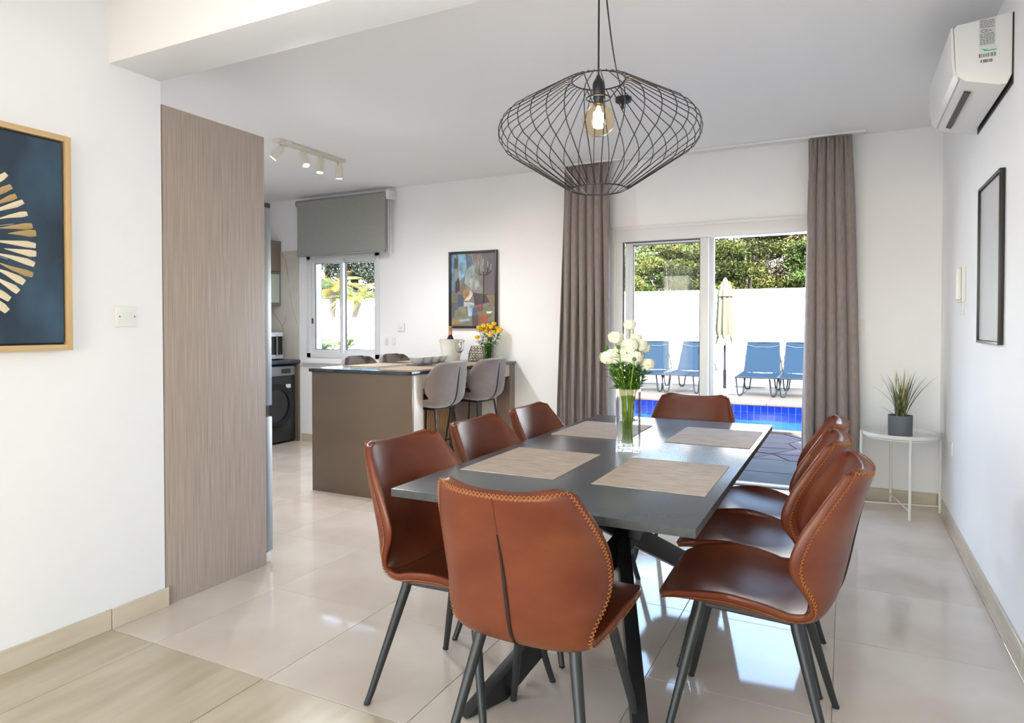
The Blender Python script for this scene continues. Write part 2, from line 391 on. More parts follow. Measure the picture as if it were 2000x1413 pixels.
# upper cabinets
r = thing('wall_cabinet', 'taupe upper kitchen cabinet with frosted glass lower flap', 'cabinet', (-6.02, 4.0, 0))
MB().box(.0, .32, .0, 1.545, 1.50, 2.225).build('cabinet', M['taupe'], r, bevel=.002)
for k in range(3): MB().box(.322, .342, .0+.515*k+.002, .515*k+.513, 1.885, 2.225).build('door', M['taupe'], r, bevel=.002)
for k in range(3):
    o = MB().box(.322, .338, .515*k+.002, .515*k+.513, 1.50, 1.88).build('flap', M['steel'], r, bevel=.002)
    MB().box(.336, .340, .515*k+.03, .515*k+.485, 1.535, 1.85).build('pane', M['frost'], o)
# washing machine
r = thing('washing_machine', 'dark grey front-loading washing machine under the kitchen worktop', 'washing machine', (-6.0, 4.93, 0))
MB().box(.0, .555, .0, .575, .02, .85).build('cabinet', M['washer'], r, bevel=.012)
MB().box(.55, .566, .01, .565, .735, .835).build('control_panel', mat('silver_panel', '#8b8f94', .3, metal=.6), r, bevel=.004)
def ringx(b, x, y, z, ro, ri, d, n=40):
    v = []
    for rr, xx in ((ro, x), (ro, x+d), (ri, x+d), (ri, x)):
        v += [(xx, y+rr*math.cos(2*PI*i/n), z+rr*math.sin(2*PI*i/n)) for i in range(n)]
    f = [(a*n+i, a*n+(i+1) % n, ((a+1) % 4)*n+(i+1) % n, ((a+1) % 4)*n+i) for a in range(4) for i in range(n)]
    b.add(v, f)
def discx(b, x, y, z, rad, d, n=32):
    v = [(xx, y+rad*math.cos(2*PI*i/n), z+rad*math.sin(2*PI*i/n)) for xx in (x, x+d) for i in range(n)]
    b.add(v, [tuple(range(n)), tuple(range(n, 2*n))]+[(i, (i+1) % n, n+(i+1) % n, n+i) for i in range(n)])
b = MB(); ringx(b, .553, .29, .42, .235, .175, .03); dr = b.build('door', mat('dark_chrome', '#2d3035', .2, metal=.7), r, bevel=.004)
b = MB(); discx(b, .556, .29, .42, .176, .012); b.build('pane', M['dglass'], dr)
b = MB(); discx(b, .565, .235, .785, .038, .025); b.build('knob', M['steel'], r, bevel=.004)
MB().box(.566, .568, .37, .50, .76, .81).build('display', M['dglass'], r)
MB().box(.566, .567, .43, .50, .60, .64).build('energy_label', M['white'], r)
for yy in (.06, .52): MB().lathe([(.02, 0), (.02, .025)], 12, (.5, yy, 0)).build('foot', M['black'], r)
# microwave
r = thing('microwave', 'white microwave with dark window on the kitchen worktop', 'microwave', (-6.0, 5.02, .90))
MB().box(.0, .40, .0, .47, .012, .305).build('cabinet', mat('microwave_white', (.72, .74, .8), .3), r, bevel=.008)
mo = MB().box(.40, .412, .0, .34, .015, .30).build('door', mat('microwave_face', (.72, .74, .8), .25), r, bevel=.004)
MB().box(.411, .415, .1, .445, .06, .26).build('pane', M['dglass'], mo)
MB().tube([(.43, .35, .05), (.43, .35, .27)], .007, 8).build('handle', M['steel'], mo)
for yy in (.05, .42): MB().lathe([(.015, 0), (.015, .014)], 10, (.35, yy, 0)).build('foot', M['black'], r)

# ------------------------------------------------------------------ island
ix0, ix1, iy0, iy1 = -3.686, -2.750, 3.904, YF-.001
r = thing('kitchen_island', 'brown kitchen island with oak slatted side under dark worktop', 'kitchen island', (0, 0, 0))
MB().box(ix0, ix1, iy0, iy0+.02, .0, .920).build('end_panel', M['brown'], r, bevel=.0015)
MB().box(ix1-.14, ix1, iy0+.0205, iy0+.14, .0, .920).build('corner_post', M['cream'], r, bevel=.0015)
MB().box(ix1-.02, ix1, iy0+.142, iy1-.11, .815, .920).build('apron', M['cream'], r, bevel=.0015)
MB().box(ix1-.14, ix1, iy1-.10, iy1, .0, .920).build('corner_post', M['taupe'], r, bevel=.0015)
MB().box(ix0+.30, ix1-.376, iy0+.0205, iy1, .0, .920).build('carcass', M['brown'], r, bevel=.0015)
MB().box(ix1-.375, ix1-.35, 5.07, iy1-.005, .0, .80).build('back_panel', M['taupe'], r, bevel=.0015)
sm = MB().box(0, .022, 0, .014, .0, .80).mesh('slat', M['slat'], bevel=.001, seg=1)
for k in range(34): link('slat', sm, r, (ix1-.375, iy0+.145+.0272*k, 0))
o = MB().box(ix0-.012, ix1+.014, iy0-.022, YF-.001, .922, .948).build('island_worktop', M['stone'], bevel=.003)
tag(o, 'dark speckled stone worktop on the brown island', 'worktop')
IZ = .948

# ------------------------------------------------------------------ upholstered shells (dining chairs, bar stools)
def spline(keys, n):
    K = np.array(keys, float); T = np.linspace(0, len(K)-1, n); out = []
    for t in T:
        i = min(int(t), len(K)-2); f = t-i
        p0 = K[max(i-1, 0)]; p1 = K[i]; p2 = K[i+1]; p3 = K[min(i+2, len(K)-1)]
        out.append(.5*((2*p1)+(-p0+p2)*f+(2*p0-5*p1+4*p2-p3)*f*f+(-p0+3*p1-3*p2+p3)*f**3))
    return np.array(out)
def shell(keys, nt=56, nu=12, th=.034, dip=.02, pw=2.0):
    C = spline(keys, nt)
    D = np.gradient(C[:, :2], axis=0); D /= np.linalg.norm(D, axis=1)[:, None]
    N = np.stack([-D[:, 1]*-1, D[:, 0]*-1], 1)          # rotate so seat normal is +z, back normal is +y (forward)
    if N[nt//5, 1] < 0: N = -N
    us = np.linspace(-1, 1, 2*nu+1)
    inn = np.zeros((nt, len(us), 3)); out = np.zeros_like(inn)
    for i in range(nt):
        y, z, w, L = C[i, :4]; n = N[i]
        back = max(0., min(1., (i/(nt-1)-.86)/.14))
        for j, u in enumerate(us):
            l = L*abs(u)**pw
            wid = w*math.sin(u*PI/2*.86)/math.sin(PI/2*.86)
            tz = dip*back**2*(u*u-.35)-.026*back**3*abs(u)**9
            inn[i, j] = (wid, y+n[0]*l, z+n[1]*l+tz)
            tt = th*(1-.55*abs(u)**4)
            if i < 3: tt *= (.55, .8, .95)[i]
            if i > nt-4: tt *= (.95, .8, .55)[i-(nt-3)]
            # outward direction: -n in the yz plane, tilted sideways at the wings
            sx = math.copysign(abs(u)**1.5, u)*min(1, L/.09)*.8
            v = np.array([sx, -n[0], -n[1]]); v /= np.linalg.norm(v)
            out[i, j] = inn[i, j]+v*tt
    return inn, out, us, C, N
def shell_mesh(inn, out):
    nt, nu, _ = inn.shape; b = MB(); per = []
    for i in range(nt):
        a = inn[i]; c = out[i]
        eL = (a[0]+c[0])/2+(a[0]-a[1])/np.linalg.norm(a[0]-a[1])*.006
        eR = (a[-1]+c[-1])/2+(a[-1]-a[-2])/np.linalg.norm(a[-1]-a[-2])*.006
        per.append([eL]+list(a)+[eR]+list(c[::-1]))
    m = len(per[0]); v = [p for row in per for p in row]
    f = [(i*m+k, i*m+(k+1) % m, (i+1)*m+(k+1) % m, (i+1)*m+k) for i in range(nt-1) for k in range(m)]
    # rounded closing strips at front and top
    for i, j in ((0, 1), (nt-1, nt-2)):
        base = i*m; mid = len(v); k0 = []
        for k in range(nu):
            a = np.array(inn[i, k]); c = np.array(out[i, k]); e = (a-np.array(inn[j, k])); e /= np.linalg.norm(e)
            v.append((a+c)/2+e*.006)
        A = lambda k: base+1+k
        B = lambda k: base+2+nu+(nu-1-k)
        for k in range(nu-1):
            f.append((A(k), A(k+1), mid+k+1, mid+k)); f.append((mid+k, mid+k+1, B(k+1), B(k)))
        f.append((base, A(0), mid)); f.append((base, mid, B(0)))
        f.append((base+1+nu, mid+nu-1, A(nu-1))); f.append((base+1+nu, B(nu-1), mid+nu-1))
    b.add(v, f); return b
def stitches(inn, out, us, step=.0115, size=.0072, inset=2):
    nt, nu, _ = inn.shape
    def path(idx): return [Vector(p) for p in idx]
    e = .93
    def surf(i, u):
        q = (u+1)/2*(nu-1); k = min(int(q), nu-2); f_ = q-k
        return out[i, k]*(1-f_)+out[i, k+1]*f_
    R = [surf(i, e) for i in range(2, nt-2)]; Lf = [surf(i, -e) for i in range(2, nt-2)]
    top = [surf(nt-3, u) for u in np.linspace(e, -e, 21)]; fr = [surf(2, u) for u in np.linspace(-e, e, 21)]
    loop = [np.array(p) for p in R+top[1:-1]+Lf[::-1]+fr[1:-1]]
    cen = np.mean(loop, axis=0)
    b = MB(); acc = 0; m = len(loop)
    mids = inn
    for i in range(m):
        a, c = loop[i], loop[(i+1) % m]; L = np.linalg.norm(c-a)
        if L < 1e-6: continue
        t = (c-a)/L
        # outward normal: nearest out-inn vector
        d2 = np.sum((out-a)**2, axis=2); k = np.unravel_index(np.argmin(d2), d2.shape)
        nv = out[k]-inn[k]; nv /= np.linalg.norm(nv); s = np.cross(t, nv); s /= np.linalg.norm(s)
        while acc < L:
            p = a+t*acc+nv*.0012
            for sg in (1, -1):
                q0 = p-t*size*.75-s*size*sg; q1 = p+t*size*.75+s*size*sg
                d_ = (q1-q0)/np.linalg.norm(q1-q0); w_ = np.cross(d_, nv)*.0011; h_ = nv*.0012
                b.add([q0-w_, q0+w_, q1+w_, q1-w_, q0-w_*.6+h_, q0+w_*.6+h_, q1+w_*.6+h_, q1-w_*.6+h_],
                      [(4, 5, 6, 7), (0, 1, 5, 4), (1, 2, 6, 5), (2, 3, 7, 6), (3, 0, 4, 7)])
            acc += step
        acc -= L
    return b
def surface_line(out, i0, i1, r0, nx=0, bulge=0, off=.0):
    pts = []; rad = []; nt, nu, _ = out.shape; c = nu//2
    for i in range(i0, i1+1):
        t = (i-i0)/(i1-i0); p = out[i, c].copy(); p[0] += nx*t+bulge*math.sin(PI*t)
        pts.append(tuple(p+np.array([0, -off, 0]))); rad.append(r0*(.25+.75*math.sin(PI*min(.95, max(.05, t)))))
    return pts, rad

CK = [(.262, .447, .175, -.004), (.252, .464, .205, .0), (.18, .466, .228, .022), (.07, .456, .236, .046), (-.04, .446, .226, .04), (-.12, .442, .206, .02),
      (-.175, .456, .200, .024), (-.208, .50, .212, .065), (-.228, .575, .234, .12), (-.245, .66, .236, .115), (-.265, .745, .220, .085), (-.285, .815, .198, .06), (-.295, .85, .184, .05), (-.298, .866, .168, .045)]
def make_chair():
    t = thing('dining_chair', 'x', 'chair', (0, 0, 0), 0, 'leather dining chairs around the table')
    inn, out, us, C, N = shell(CK)
    o = shell_mesh(inn, out).build('seat_shell', M['leather'], t, ang=75)
    stitches(inn, out, us).build('stitching', M['thread'], t, smooth=False)
    nt = out.shape[0]
    pts, rad = surface_line(out, int(nt*.42), int(nt*.78), .0055, 0, .006, .002)
    MB().tube(pts, rad, 6).build('back_pleat', M['slit'], t)
    pts, rad = surface_line(out, int(nt*.78), nt-3, .0018, 0, 0, .0002)
    MB().tube(pts, .0013, 6).build('back_seam', M['leather'], t)
    c = inn.shape[1]
    k = int(nt*.43)
    MB().tube([tuple(inn[k, j]+np.array([0, .001, .001])) for j in range(1, c-1)], .0018, 6).build('inner_seam', M['leather'], t)
    tops = [(-.14, -.125, .412), (.14, -.125, .412), (.14, .14, .425), (-.14, .14, .425)]
    b = MB()
    for i in range(4): b.tube([tops[i], tops[(i+1) % 4]], .011, 8)
    b.tube([tops[0], tops[2]], .009, 8); b.tube([tops[1], tops[3]], .009, 8)
    b.build('frame', M['leg'], t)
    for (x, y, z), (fx, fy) in zip(tops, ((-.222, -.236), (.222, -.236), (.222, .236), (-.222, .236))):
        dx, dy = (fx-x)/.405, (fy-y)/.405
        l = MB().tube([(x, y, z+.012), (x+dx*.02, y+dy*.02, z-.02), (x+dx*.36, y+dy*.36, .045), (fx, fy, .004)], [.0165, .0170, .0115, .0105], 14).build('leg', M['leg'], t)
        MB().lathe([(.0085, 0), (.0115, .002), (.0115, .008)], 12, (fx, fy, 0)).build('foot_cap', M['black'], l)
    return t
chair = make_chair()
D = math.radians
spots = [
    ((-.775, 1.765), 0, 'cognac leather dining chair at the near table end, stitched back turned to us'),
    ((-1.175, 1.965), -94, 'cognac leather chair on the island side of the table, nearest the wood panel'),
    ((-1.165, 2.505), -91, 'cognac leather chair on the island side of the table, middle of three'),
    ((-1.155, 3.03), -90, 'cognac leather chair on the island side of the table, nearest the sliding door'),
    ((-.785, 3.70), 180, 'brown leather dining chair at the far table end before the pool'),
    ((-.25, 2.215), 91, 'cognac leather chair with full seat visible on the white wall side, nearest viewer'),
    ((-.305, 2.70), 90, 'cognac leather chair on the white wall side of the table, middle of three'),
    ((-.31, 3.15), 90, 'cognac leather chair on the white wall side of the table, nearest the curtain'),
]
for i, ((x, y), a, lb) in enumerate(spots):
    if i == 0: chair.location = (x, y, 0); chair.rotation_euler = (0, 0, D(a)); chair['label'] = lb
    else: dup(chair, (x, y, 0), D(a), lb)

# bar stools
SK = [(.225, .695, .16, -.002), (.215, .71, .185, .0), (.14, .712, .205, .015), (.04, .702, .214, .035), (-.06, .69, .21, .045), (-.13, .69, .203, .05),
      (-.175, .72, .205, .065), (-.195, .775, .215, .09), (-.205, .84, .218, .10), (-.213, .90, .208, .09), (-.222, .96, .180, .07), (-.228, .995, .14, .05), (-.23, 1.008, .105, .04)]
SK = [(a, b, c*1.1, d_) for a, b, c, d_ in SK]
def make_stool():
    t = thing('bar_stool', 'x', 'bar stool', (0, 0, 0), 0, 'grey velvet bar stools at the island')
    inn, out, us, C, N = shell(SK, nt=44, th=.032, dip=0)
    shell_mesh(inn, out).build('seat_shell', M['velvet'], t, ang=75)
    nt = out.shape[0]
    pts, rad = surface_line(out, int(nt*.36), int(nt*.86), .006, 0, .0, .002)
    MB().tube(pts, rad, 6).build('back_pleat', M['slit'], t)
    b = MB(); v = []; f = []; m = 13; rows = range(3, int(nt*.42))
    for i in rows:
        for j in range(m):
            u = -0.88+1.76*j/(m-1); q = (u+1)/2*(inn.shape[1]-1); k = min(int(q), inn.shape[1]-2); p = inn[i, k]*(1-(q-k))+inn[i, k+1]*(q-k)
            v.append((p[0], p[1], p[2]+.004+.014*(1-u*u)))
    nr = len(list(rows))
    f = [(i*m+j, i*m+j+1, (i+1)*m+j+1, (i+1)*m+j) for i in range(nr-1) for j in range(m-1)]
    o = b.add(v, f).build('seat_cushion', M['tan'], t, ang=80); md = o.modifiers.new('thick', 'SOLIDIFY'); md.thickness = .012
    tops = [(-.13, -.12, .652), (.13, -.12, .652), (.13, .13, .66), (-.13, .13, .66)]; ft = [(-.2, -.2), (.2, -.2), (.2, .21), (-.2, .21)]
    b = MB()
    for i in range(4): b.tube([tops[i], tops[(i+1) % 4]], .008, 8)
    b.build('frame', M['black'], t)
    def at(i, z):
        s = 1-z/.655; return (tops[i][0]+(ft[i][0]-tops[i][0])*s, tops[i][1]+(ft[i][1]-tops[i][1])*s, z)
    for i in range(4): MB().tube([tops[i], (*ft[i], .0)], .0075, 8).build('leg', M['black'], t)
    b = MB()
    for i in range(4): b.tube([at(i, .24), at((i+1) % 4, .24)], .006, 8)
    b.tube([at(3, .32), at(2, .32)], .007, 8)
    b.build('footrest', M['black'], t)
    return t
st = make_stool()
for i, ((x, y), a, lb) in enumerate([
        ((-2.83, 4.27), 90, 'grey velvet bar stool on the slatted island side, nearest the dining chairs'),
        ((-2.80, 4.87), 86, 'grey velvet bar stool on the slatted island side, near the back wall'),
        ((-3.66, 4.63), -90, 'dark velvet bar stool on the window side of the island, nearer the end panel'),
        ((-3.66, 5.15), -90, 'dark velvet bar stool on the window side of the island, close behind the white bowls')]):
    if i == 0: st.location = (x, y, 0); st.rotation_euler = (0, 0, D(a)); st['label'] = lb
    else: dup(st, (x, y, 0), D(a), lb)

# ------------------------------------------------------------------ dining table
r = thing('dining_table', 'slate grey rectangular dining table on crossed black metal legs', 'table', (-.80, 2.66, 0))
tt = MB().box(-.475, .468, -.965, 1.0, .735, .76).build('table_top', [M['table'], noisy(mat('slate_grey_edge', '#3b3c3d', .6, spec=.25), '#454647', 30)], r, bevel=.0015)
for p_ in tt.data.polygons:
    if abs(p_.normal.z) < .5: p_.material_index = 1
def legbar(a, b_, w=.082, h=.05):
    A, B = Vector(a), Vector(b_); d_ = (B-A).normalized(); sd = Vector((d_.y, -d_.x, 0)).normalized(); up = sd.cross(d_)
    # cut flush with floor and top
    v = []
    for P_ in (A, B):
        for s_, t_ in ((-1, -1), (1, -1), (1, 1), (-1, 1)):
            q = P_+sd*s_*h/2+up*t_*w/2
            q -= d_*((q.z-P_.z)/d_.z); v.append(q)
    return MB().add(v, [(0, 1, 2, 3), (4, 7, 6, 5), (0, 4, 5, 1), (1, 5, 6, 2), (2, 6, 7, 3), (3, 7, 4, 0)])
for sx, sy in ((-1, -1), (1, -1), (1, 1), (-1, 1)):
    o = .0
    legbar((sx*.27, sy*.74, .004), (-sx*.25+sx*.02, -sy*.52, .728)).build('leg', M['black'], r, bevel=.002)
b = MB(); b.box(-.30, .30, -.60, -.52, .725, .7345).box(-.30, .30, .52, .60, .725, .7345); b.build('mounting_plate', M['black'], r)

# placemats
pm = mat('woven_placemat', '#b8a493', .6)
n = pm.node_tree.nodes; l = pm.node_tree.links; tc = n.new('ShaderNodeTexCoord'); wv = []
for ax, sc in (('X', 95), ('Y', 70)):
    w_ = n.new('ShaderNodeTexWave'); w_.bands_direction = ax; w_.inputs['Scale'].default_value = sc; w_.inputs['Distortion'].default_value = .6
    l.new(tc.outputs['Object'], w_.inputs[0]); wv.append(w_)
mu = n.new('ShaderNodeMath'); mu.operation = 'MULTIPLY'; l.new(wv[0].outputs[1], mu.inputs[0]); l.new(wv[1].outputs[1], mu.inputs[1])
no = n.new('ShaderNodeTexNoise'); no.inputs['Scale'].default_value = 40; mp = n.new('ShaderNodeMapping'); mp.inputs['Scale'].default_value = (.3, 4, 1)
l.new(tc.outputs['Object'], mp.inputs[0]); l.new(mp.outputs[0], no.inputs[0])
ad = n.new('ShaderNodeMath'); ad.operation = 'ADD'; l.new(mu.outputs[0], ad.inputs[0]); l.new(no.outputs[0], ad.inputs[1])
cr = n.new('ShaderNodeValToRGB'); cr.color_ramp.elements[0].position = .5; cr.color_ramp.elements[0].color = lin('#7d6958'); cr.color_ramp.elements[1].position = .92; cr.color_ramp.elements[1].color = lin('#d9c8b6')
l.new(ad.outputs[0], cr.inputs[0]); l.new(cr.outputs[0], n['Principled BSDF'].inputs['Base Color'])
pmm = MB().box(-.18, .18, -.24, .24, 0, .0022).mesh('placemat', pm, bevel=.0006, seg=1)
for x, y, a, lb in ((-1.043, 2.27, 0, 'woven beige placemat at the near corner of the table, on the island side'),
                 (-.551, 2.27, 0, 'woven beige placemat at the near corner of the table, on the white wall side'),
                 (-1.06, 3.13, 0, 'woven beige placemat behind the flower vase, on the island side'),
                 (-.532, 3.16, 0, 'woven beige placemat at the pool end, on the white wall side')):
    tag(link('placemat', pmm, None, (x, y, .7602), (0, 0, D(a))), lb, 'placemat', 'woven placemats on the dining table')
# ------------------------------------------------------------------ glass vase with white ranunculus
VX, VY, VZ = -.796, 2.66, .7602
r = thing('glass_vase', 'tall square clear glass vase with water in the middle of the dining table', 'vase', (VX, VY, VZ), D(12))
def square_vase(h_, a, t, base):
    o_ = [(-a, -a), (a, -a), (a, a), (-a, a)]; i_ = [(-a+t, -a+t), (a-t, -a+t), (a-t, a-t), (-a+t, a-t)]
    v = [(*p, 0) for p in o_]+[(*p, h_) for p in o_]+[(*p, h_) for p in i_]+[(*p, base) for p in i_]
    f = [(3, 2, 1, 0)]+[(i, (i+1) % 4, (i+1) % 4+4, i+4) for i in range(4)]+[(i+4, (i+1) % 4+4, (i+1) % 4+8, i+8) for i in range(4)]+[(i+8, (i+1) % 4+8, (i+1) % 4+12, i+12) for i in range(4)]+[(12, 13, 14, 15)]
    return MB().add(v, f)
square_vase(.255, .0465, .004, .022).build('vase_glass', M['vglass'], r, smooth=False, bevel=.0012)
MB().box(-.0424, .0424, -.0424, .0424, .0222, .125).build('water', M['water'], r, smooth=False)
green = noisy(mat('stem_green', '#6f8f2c', .45), '#86a53c', 20)
dgreen = noisy(mat('leaf_green', '#3f6b22', .5), '#5c8330', 25)
petal = mat('cream_petal', '#efead2', .6, Subsurface_Weight=.15)
def petal_ball(b, c, rad, n_=26, seed=0):
    R = random.Random(seed); c = Vector(c)
    for lay, (th, k, rr) in enumerate(((.15, 4, .55), (.45, 7, .75), (.8, 10, .9), (1.15, 12, 1.0), (1.5, 13, 1.0), (1.85, 12, .95), (2.2, 9, .85))):
        for i in range(k):
            a = 2*PI*i/k+lay*.7+R.uniform(-.15, .15); t = th+R.uniform(-.08, .08)
            o_ = Vector((math.cos(a)*math.sin(t), math.sin(a)*math.sin(t), math.cos(t)*.8)); s_ = Vector((-math.sin(a), math.cos(a), 0))
            u_ = s_.cross(o_)*-1
            if u_.z < 0: u_ = -u_
            p = c+o_*rad*rr; w_ = rad*.36; h_ = rad*.42
            b.add([p-u_*h_-s_*w_*.5, p-u_*h_+s_*w_*.5, p+s_*w_+o_*rad*.02, p+u_*h_+s_*w_*.45+o_*rad*.16, p+u_*h_-s_*w_*.45+o_*rad*.16, p-s_*w_+o_*rad*.02], [(0, 1, 2, 5), (5, 2, 3, 4)])
def leafq(b, p, d_, L, w_):
    d_ = Vector(d_).normalized(); s_ = d_.cross(Vector((0, 0, 1)))
    if s_.length < .1: s_ = Vector((1, 0, 0))
    s_.normalize(); p = Vector(p); q = p+d_*L*.5+Vector((0, 0, L*.06))
    b.add([p, q-s_*w_, p+d_*L, q+s_*w_], [(0, 1, 2, 3)])
RR = random.Random(4)
fl_heads = [(-.060, 0, .385, .036), (-.012, 0, .392, .046), (.006, .01, .515, .024), (-.05, .015, .462, .030), (.045, .0, .43, .030), (.03, .012, .458, .024), (.073, 0, .352, .030), (-.088, -.01, .38, .030), (.032, .02, .40, .03), (.0, -.03, .43, .032), (.018, -.02, .38, .036), (.07, .02, .42, .024)]
ca, sa_ = math.cos(math.atan(651/1300)), math.sin(math.atan(651/1300))
def cam2(x, y):                                    # offsets laid out across the table diagonal
    return (x*ca-y*sa_, x*sa_+y*ca)
RL = ['full cream ranunculus bloom left of the big middle one in the square vase', 'biggest cream ranunculus bloom in the middle of the square vase bouquet', 'small ranunculus bloom standing highest above the square vase', 'pale yellowish ranunculus bloom high on the curtain side of the bouquet',
 'cream ranunculus bloom on the door side, just beside the big middle one', 'small greenish ranunculus bloom high on the door side of the bouquet', 'cream ranunculus bloom lowest on the door side of the square vase', 'cream ranunculus bloom lowest on the curtain side of the square vase']
for i, (fx, fy, fz, fr_) in enumerate(fl_heads):
    wx, wy = cam2(fx*1.0, fy)
    bx, by = RR.uniform(-.025, .025), RR.uniform(-.025, .025)
    mx_, my_ = max(-.03, min(.03, wx*.45)), max(-.03, min(.03, wy*.45))
    s = thing('ranunculus', RL[i] if i < 8 else 'cream ranunculus half hidden inside the bouquet in the square vase', 'flower', (VX, VY, VZ), 0, 'white ranunculus stems in the square vase')
    b = MB(); b.tube([(bx, by, .03), ((bx+mx_)/2, (by+my_)/2, .13), (mx_, my_, .25), (wx*.8+mx_*.2, wy*.8+my_*.2, .25+(fz-.25)*.6), (wx, wy, fz-.01)], .0028, 6); b.build('stem', green, s)
    b = MB(); petal_ball(b, (wx, wy, fz), fr_, seed=i); b.build('bloom', petal, s, smooth=False)
    b = MB(); b.ball((wx, wy, fz), fr_*.55, 8, 6); b.build('flower_centre', mat('greenish_centre', '#d8d6a0', .6) if i == 0 else bpy.data.materials['greenish_centre'], s)
    if i < 12:
        b = MB()
        for k in range(30):
            t = RR.uniform(-.05, .8); p = Vector((mx_, my_, .25)).lerp(Vector((wx, wy, fz-.02)), t)
            a = RR.uniform(0, 2*PI); leafq(b, p, (math.cos(a), math.sin(a), RR.uniform(-.1, 1)), RR.uniform(.03, .055), RR.uniform(.004, .008))
        b.build('leaf_sprays', dgreen, s, smooth=False)['kind'] = 'stuff'
for k in range(12):
    a = RR.uniform(0, 2*PI); rr = RR.uniform(.03, .10); wx, wy = rr*math.cos(a), rr*math.sin(a); fz = RR.uniform(.29, .46)
    s = thing('ranunculus_bud', 'thin green ranunculus stem with a small closed bud in the square vase', 'flower', (VX, VY, VZ), 0, 'budded stems in the square vase')
    MB().tube([(RR.uniform(-.025, .025), RR.uniform(-.025, .025), .03), (wx*.25, wy*.25, .16), (wx*.33, wy*.33, .25), (wx, wy, fz)], .0024, 6).build('stem', green, s)
    MB().ball((wx, wy, fz), .009, 8, 6).build('bud', dgreen, s)
    b = MB()
    for q in range(24):
        t = RR.uniform(-.05, .85); p = Vector((wx*.33, wy*.33, .25)).lerp(Vector((wx, wy, fz)), t); a2 = RR.uniform(0, 2*PI)
        leafq(b, p, (math.cos(a2), math.sin(a2), RR.uniform(-.2, .9)), RR.uniform(.03, .05), RR.uniform(.004, .007))
    b.build('leaf_sprays', dgreen, s, smooth=False)['kind'] = 'stuff'

# ------------------------------------------------------------------ wire pendant
PX, PY = -.838, 2.4
r = thing('pendant_lamp', 'black wire cage pendant lamp with glowing globe bulb over the table', 'pendant lamp', (PX, PY, 0))
prof = [(.100, 2.195), (.125, 2.190), (.345, 2.062), (.368, 2.036), (.378, 2.005), (.374, 1.975), (.352, 1.942), (.125, 1.797), (.104, 1.787)]
wm = MB().tube([(x, 0, z) for x, z in prof], .0018, 6).mesh('wire', M['black'])
for k in range(36): link('wire', wm, r, (0, 0, 0), (0, 0, 2*PI*k/36+.04))
for rr, zz in ((.100, 2.195), (.104, 1.787), (.045, 2.128)):
    MB().tube([(rr*math.cos(2*PI*i/48), rr*math.sin(2*PI*i/48), zz) for i in range(48)], .0028, 6, closed=True).build('ring', M['black'], r)
b = MB()
for k in range(3):
    a = 2*PI*k/3+.3; b.tube([(.1*math.cos(a), .1*math.sin(a), 2.195), (.045*math.cos(a), .045*math.sin(a), 2.128)], .002, 6)
b.build('spider', M['black'], r)
MB().lathe([(.006, 2.215), (.010, 2.205), (.019, 2.19), (.0225, 2.18), (.0225, 2.13), (.019, 2.125), (.019, 2.105)], 24).build('socket', M['black'], r)
amber = mat('amber_bulb_glass', (1, .86, .66), .0, Transmission_Weight=1.0, IOR=1.1)
MB().lathe([(.001, 1.988), (.03, 1.992), (.052, 2.01), (.0625, 2.04), (.0625, 2.052), (.052, 2.078), (.03, 2.098), (.014, 2.112), (.013, 2.125)], 32, caps=False).build('bulb', glass_thin('bulb_glass', (1, .9, .74)), r, ang=80)
b = MB()
pts = []
for k in range(64):
    a = k*2*PI/8; pts.append((.018*math.cos(a), .018*math.sin(a), 2.02+.055*k/63))
b.tube(pts, .0034, 5); b.build('filament', emis('warm_filament', '#ffd49a', 14), r)
MB().lathe([(.006, 2.02), (.017, 2.035), (.017, 2.06), (.006, 2.10)], 12).build('filament_post', emis('warm_glow', '#ffd8a0', 6), r)
lamp('pendant_bulb_light', 'POINT', (PX, PY, 2.05), (0, 0, 0), 3, (1, .82, .6), shadow_soft_size=.03)
MB().tube([(0, 0, 2.21), (.001, 0, 2.5), (0, 0, 2.665)], .0035, 8).build('cord', M['black'], r)
MB().lathe([(.004, 2.655), (.012, 2.66), (.012, 2.68)], 12).build('ceiling_hook', M['black'], r)
CX, CY = -1.235-PX, 4.0-PY
cpt = []
for k in range(25):
    t = k/24; cpt.append((.012+(CX-.012)*t, CY*t, 2.665-.10*4*t*(1-t)*(1-.2*t)-.03*t*math.sin(6*t)))
MB().tube(cpt, .0035, 8).build('swag_cord', M['black'], r)
MB().lathe([(.03, 2.648), (.048, 2.655), (.05, 2.6795)], 28, (CX, CY, 0)).build('canopy', M['black'], r, ang=40)
MB().lathe([(.004, 2.61), (.009, 2.62), (.009, 2.65)], 12, (CX-.005, CY, 0)).build('cord_grip', M['black'], r)

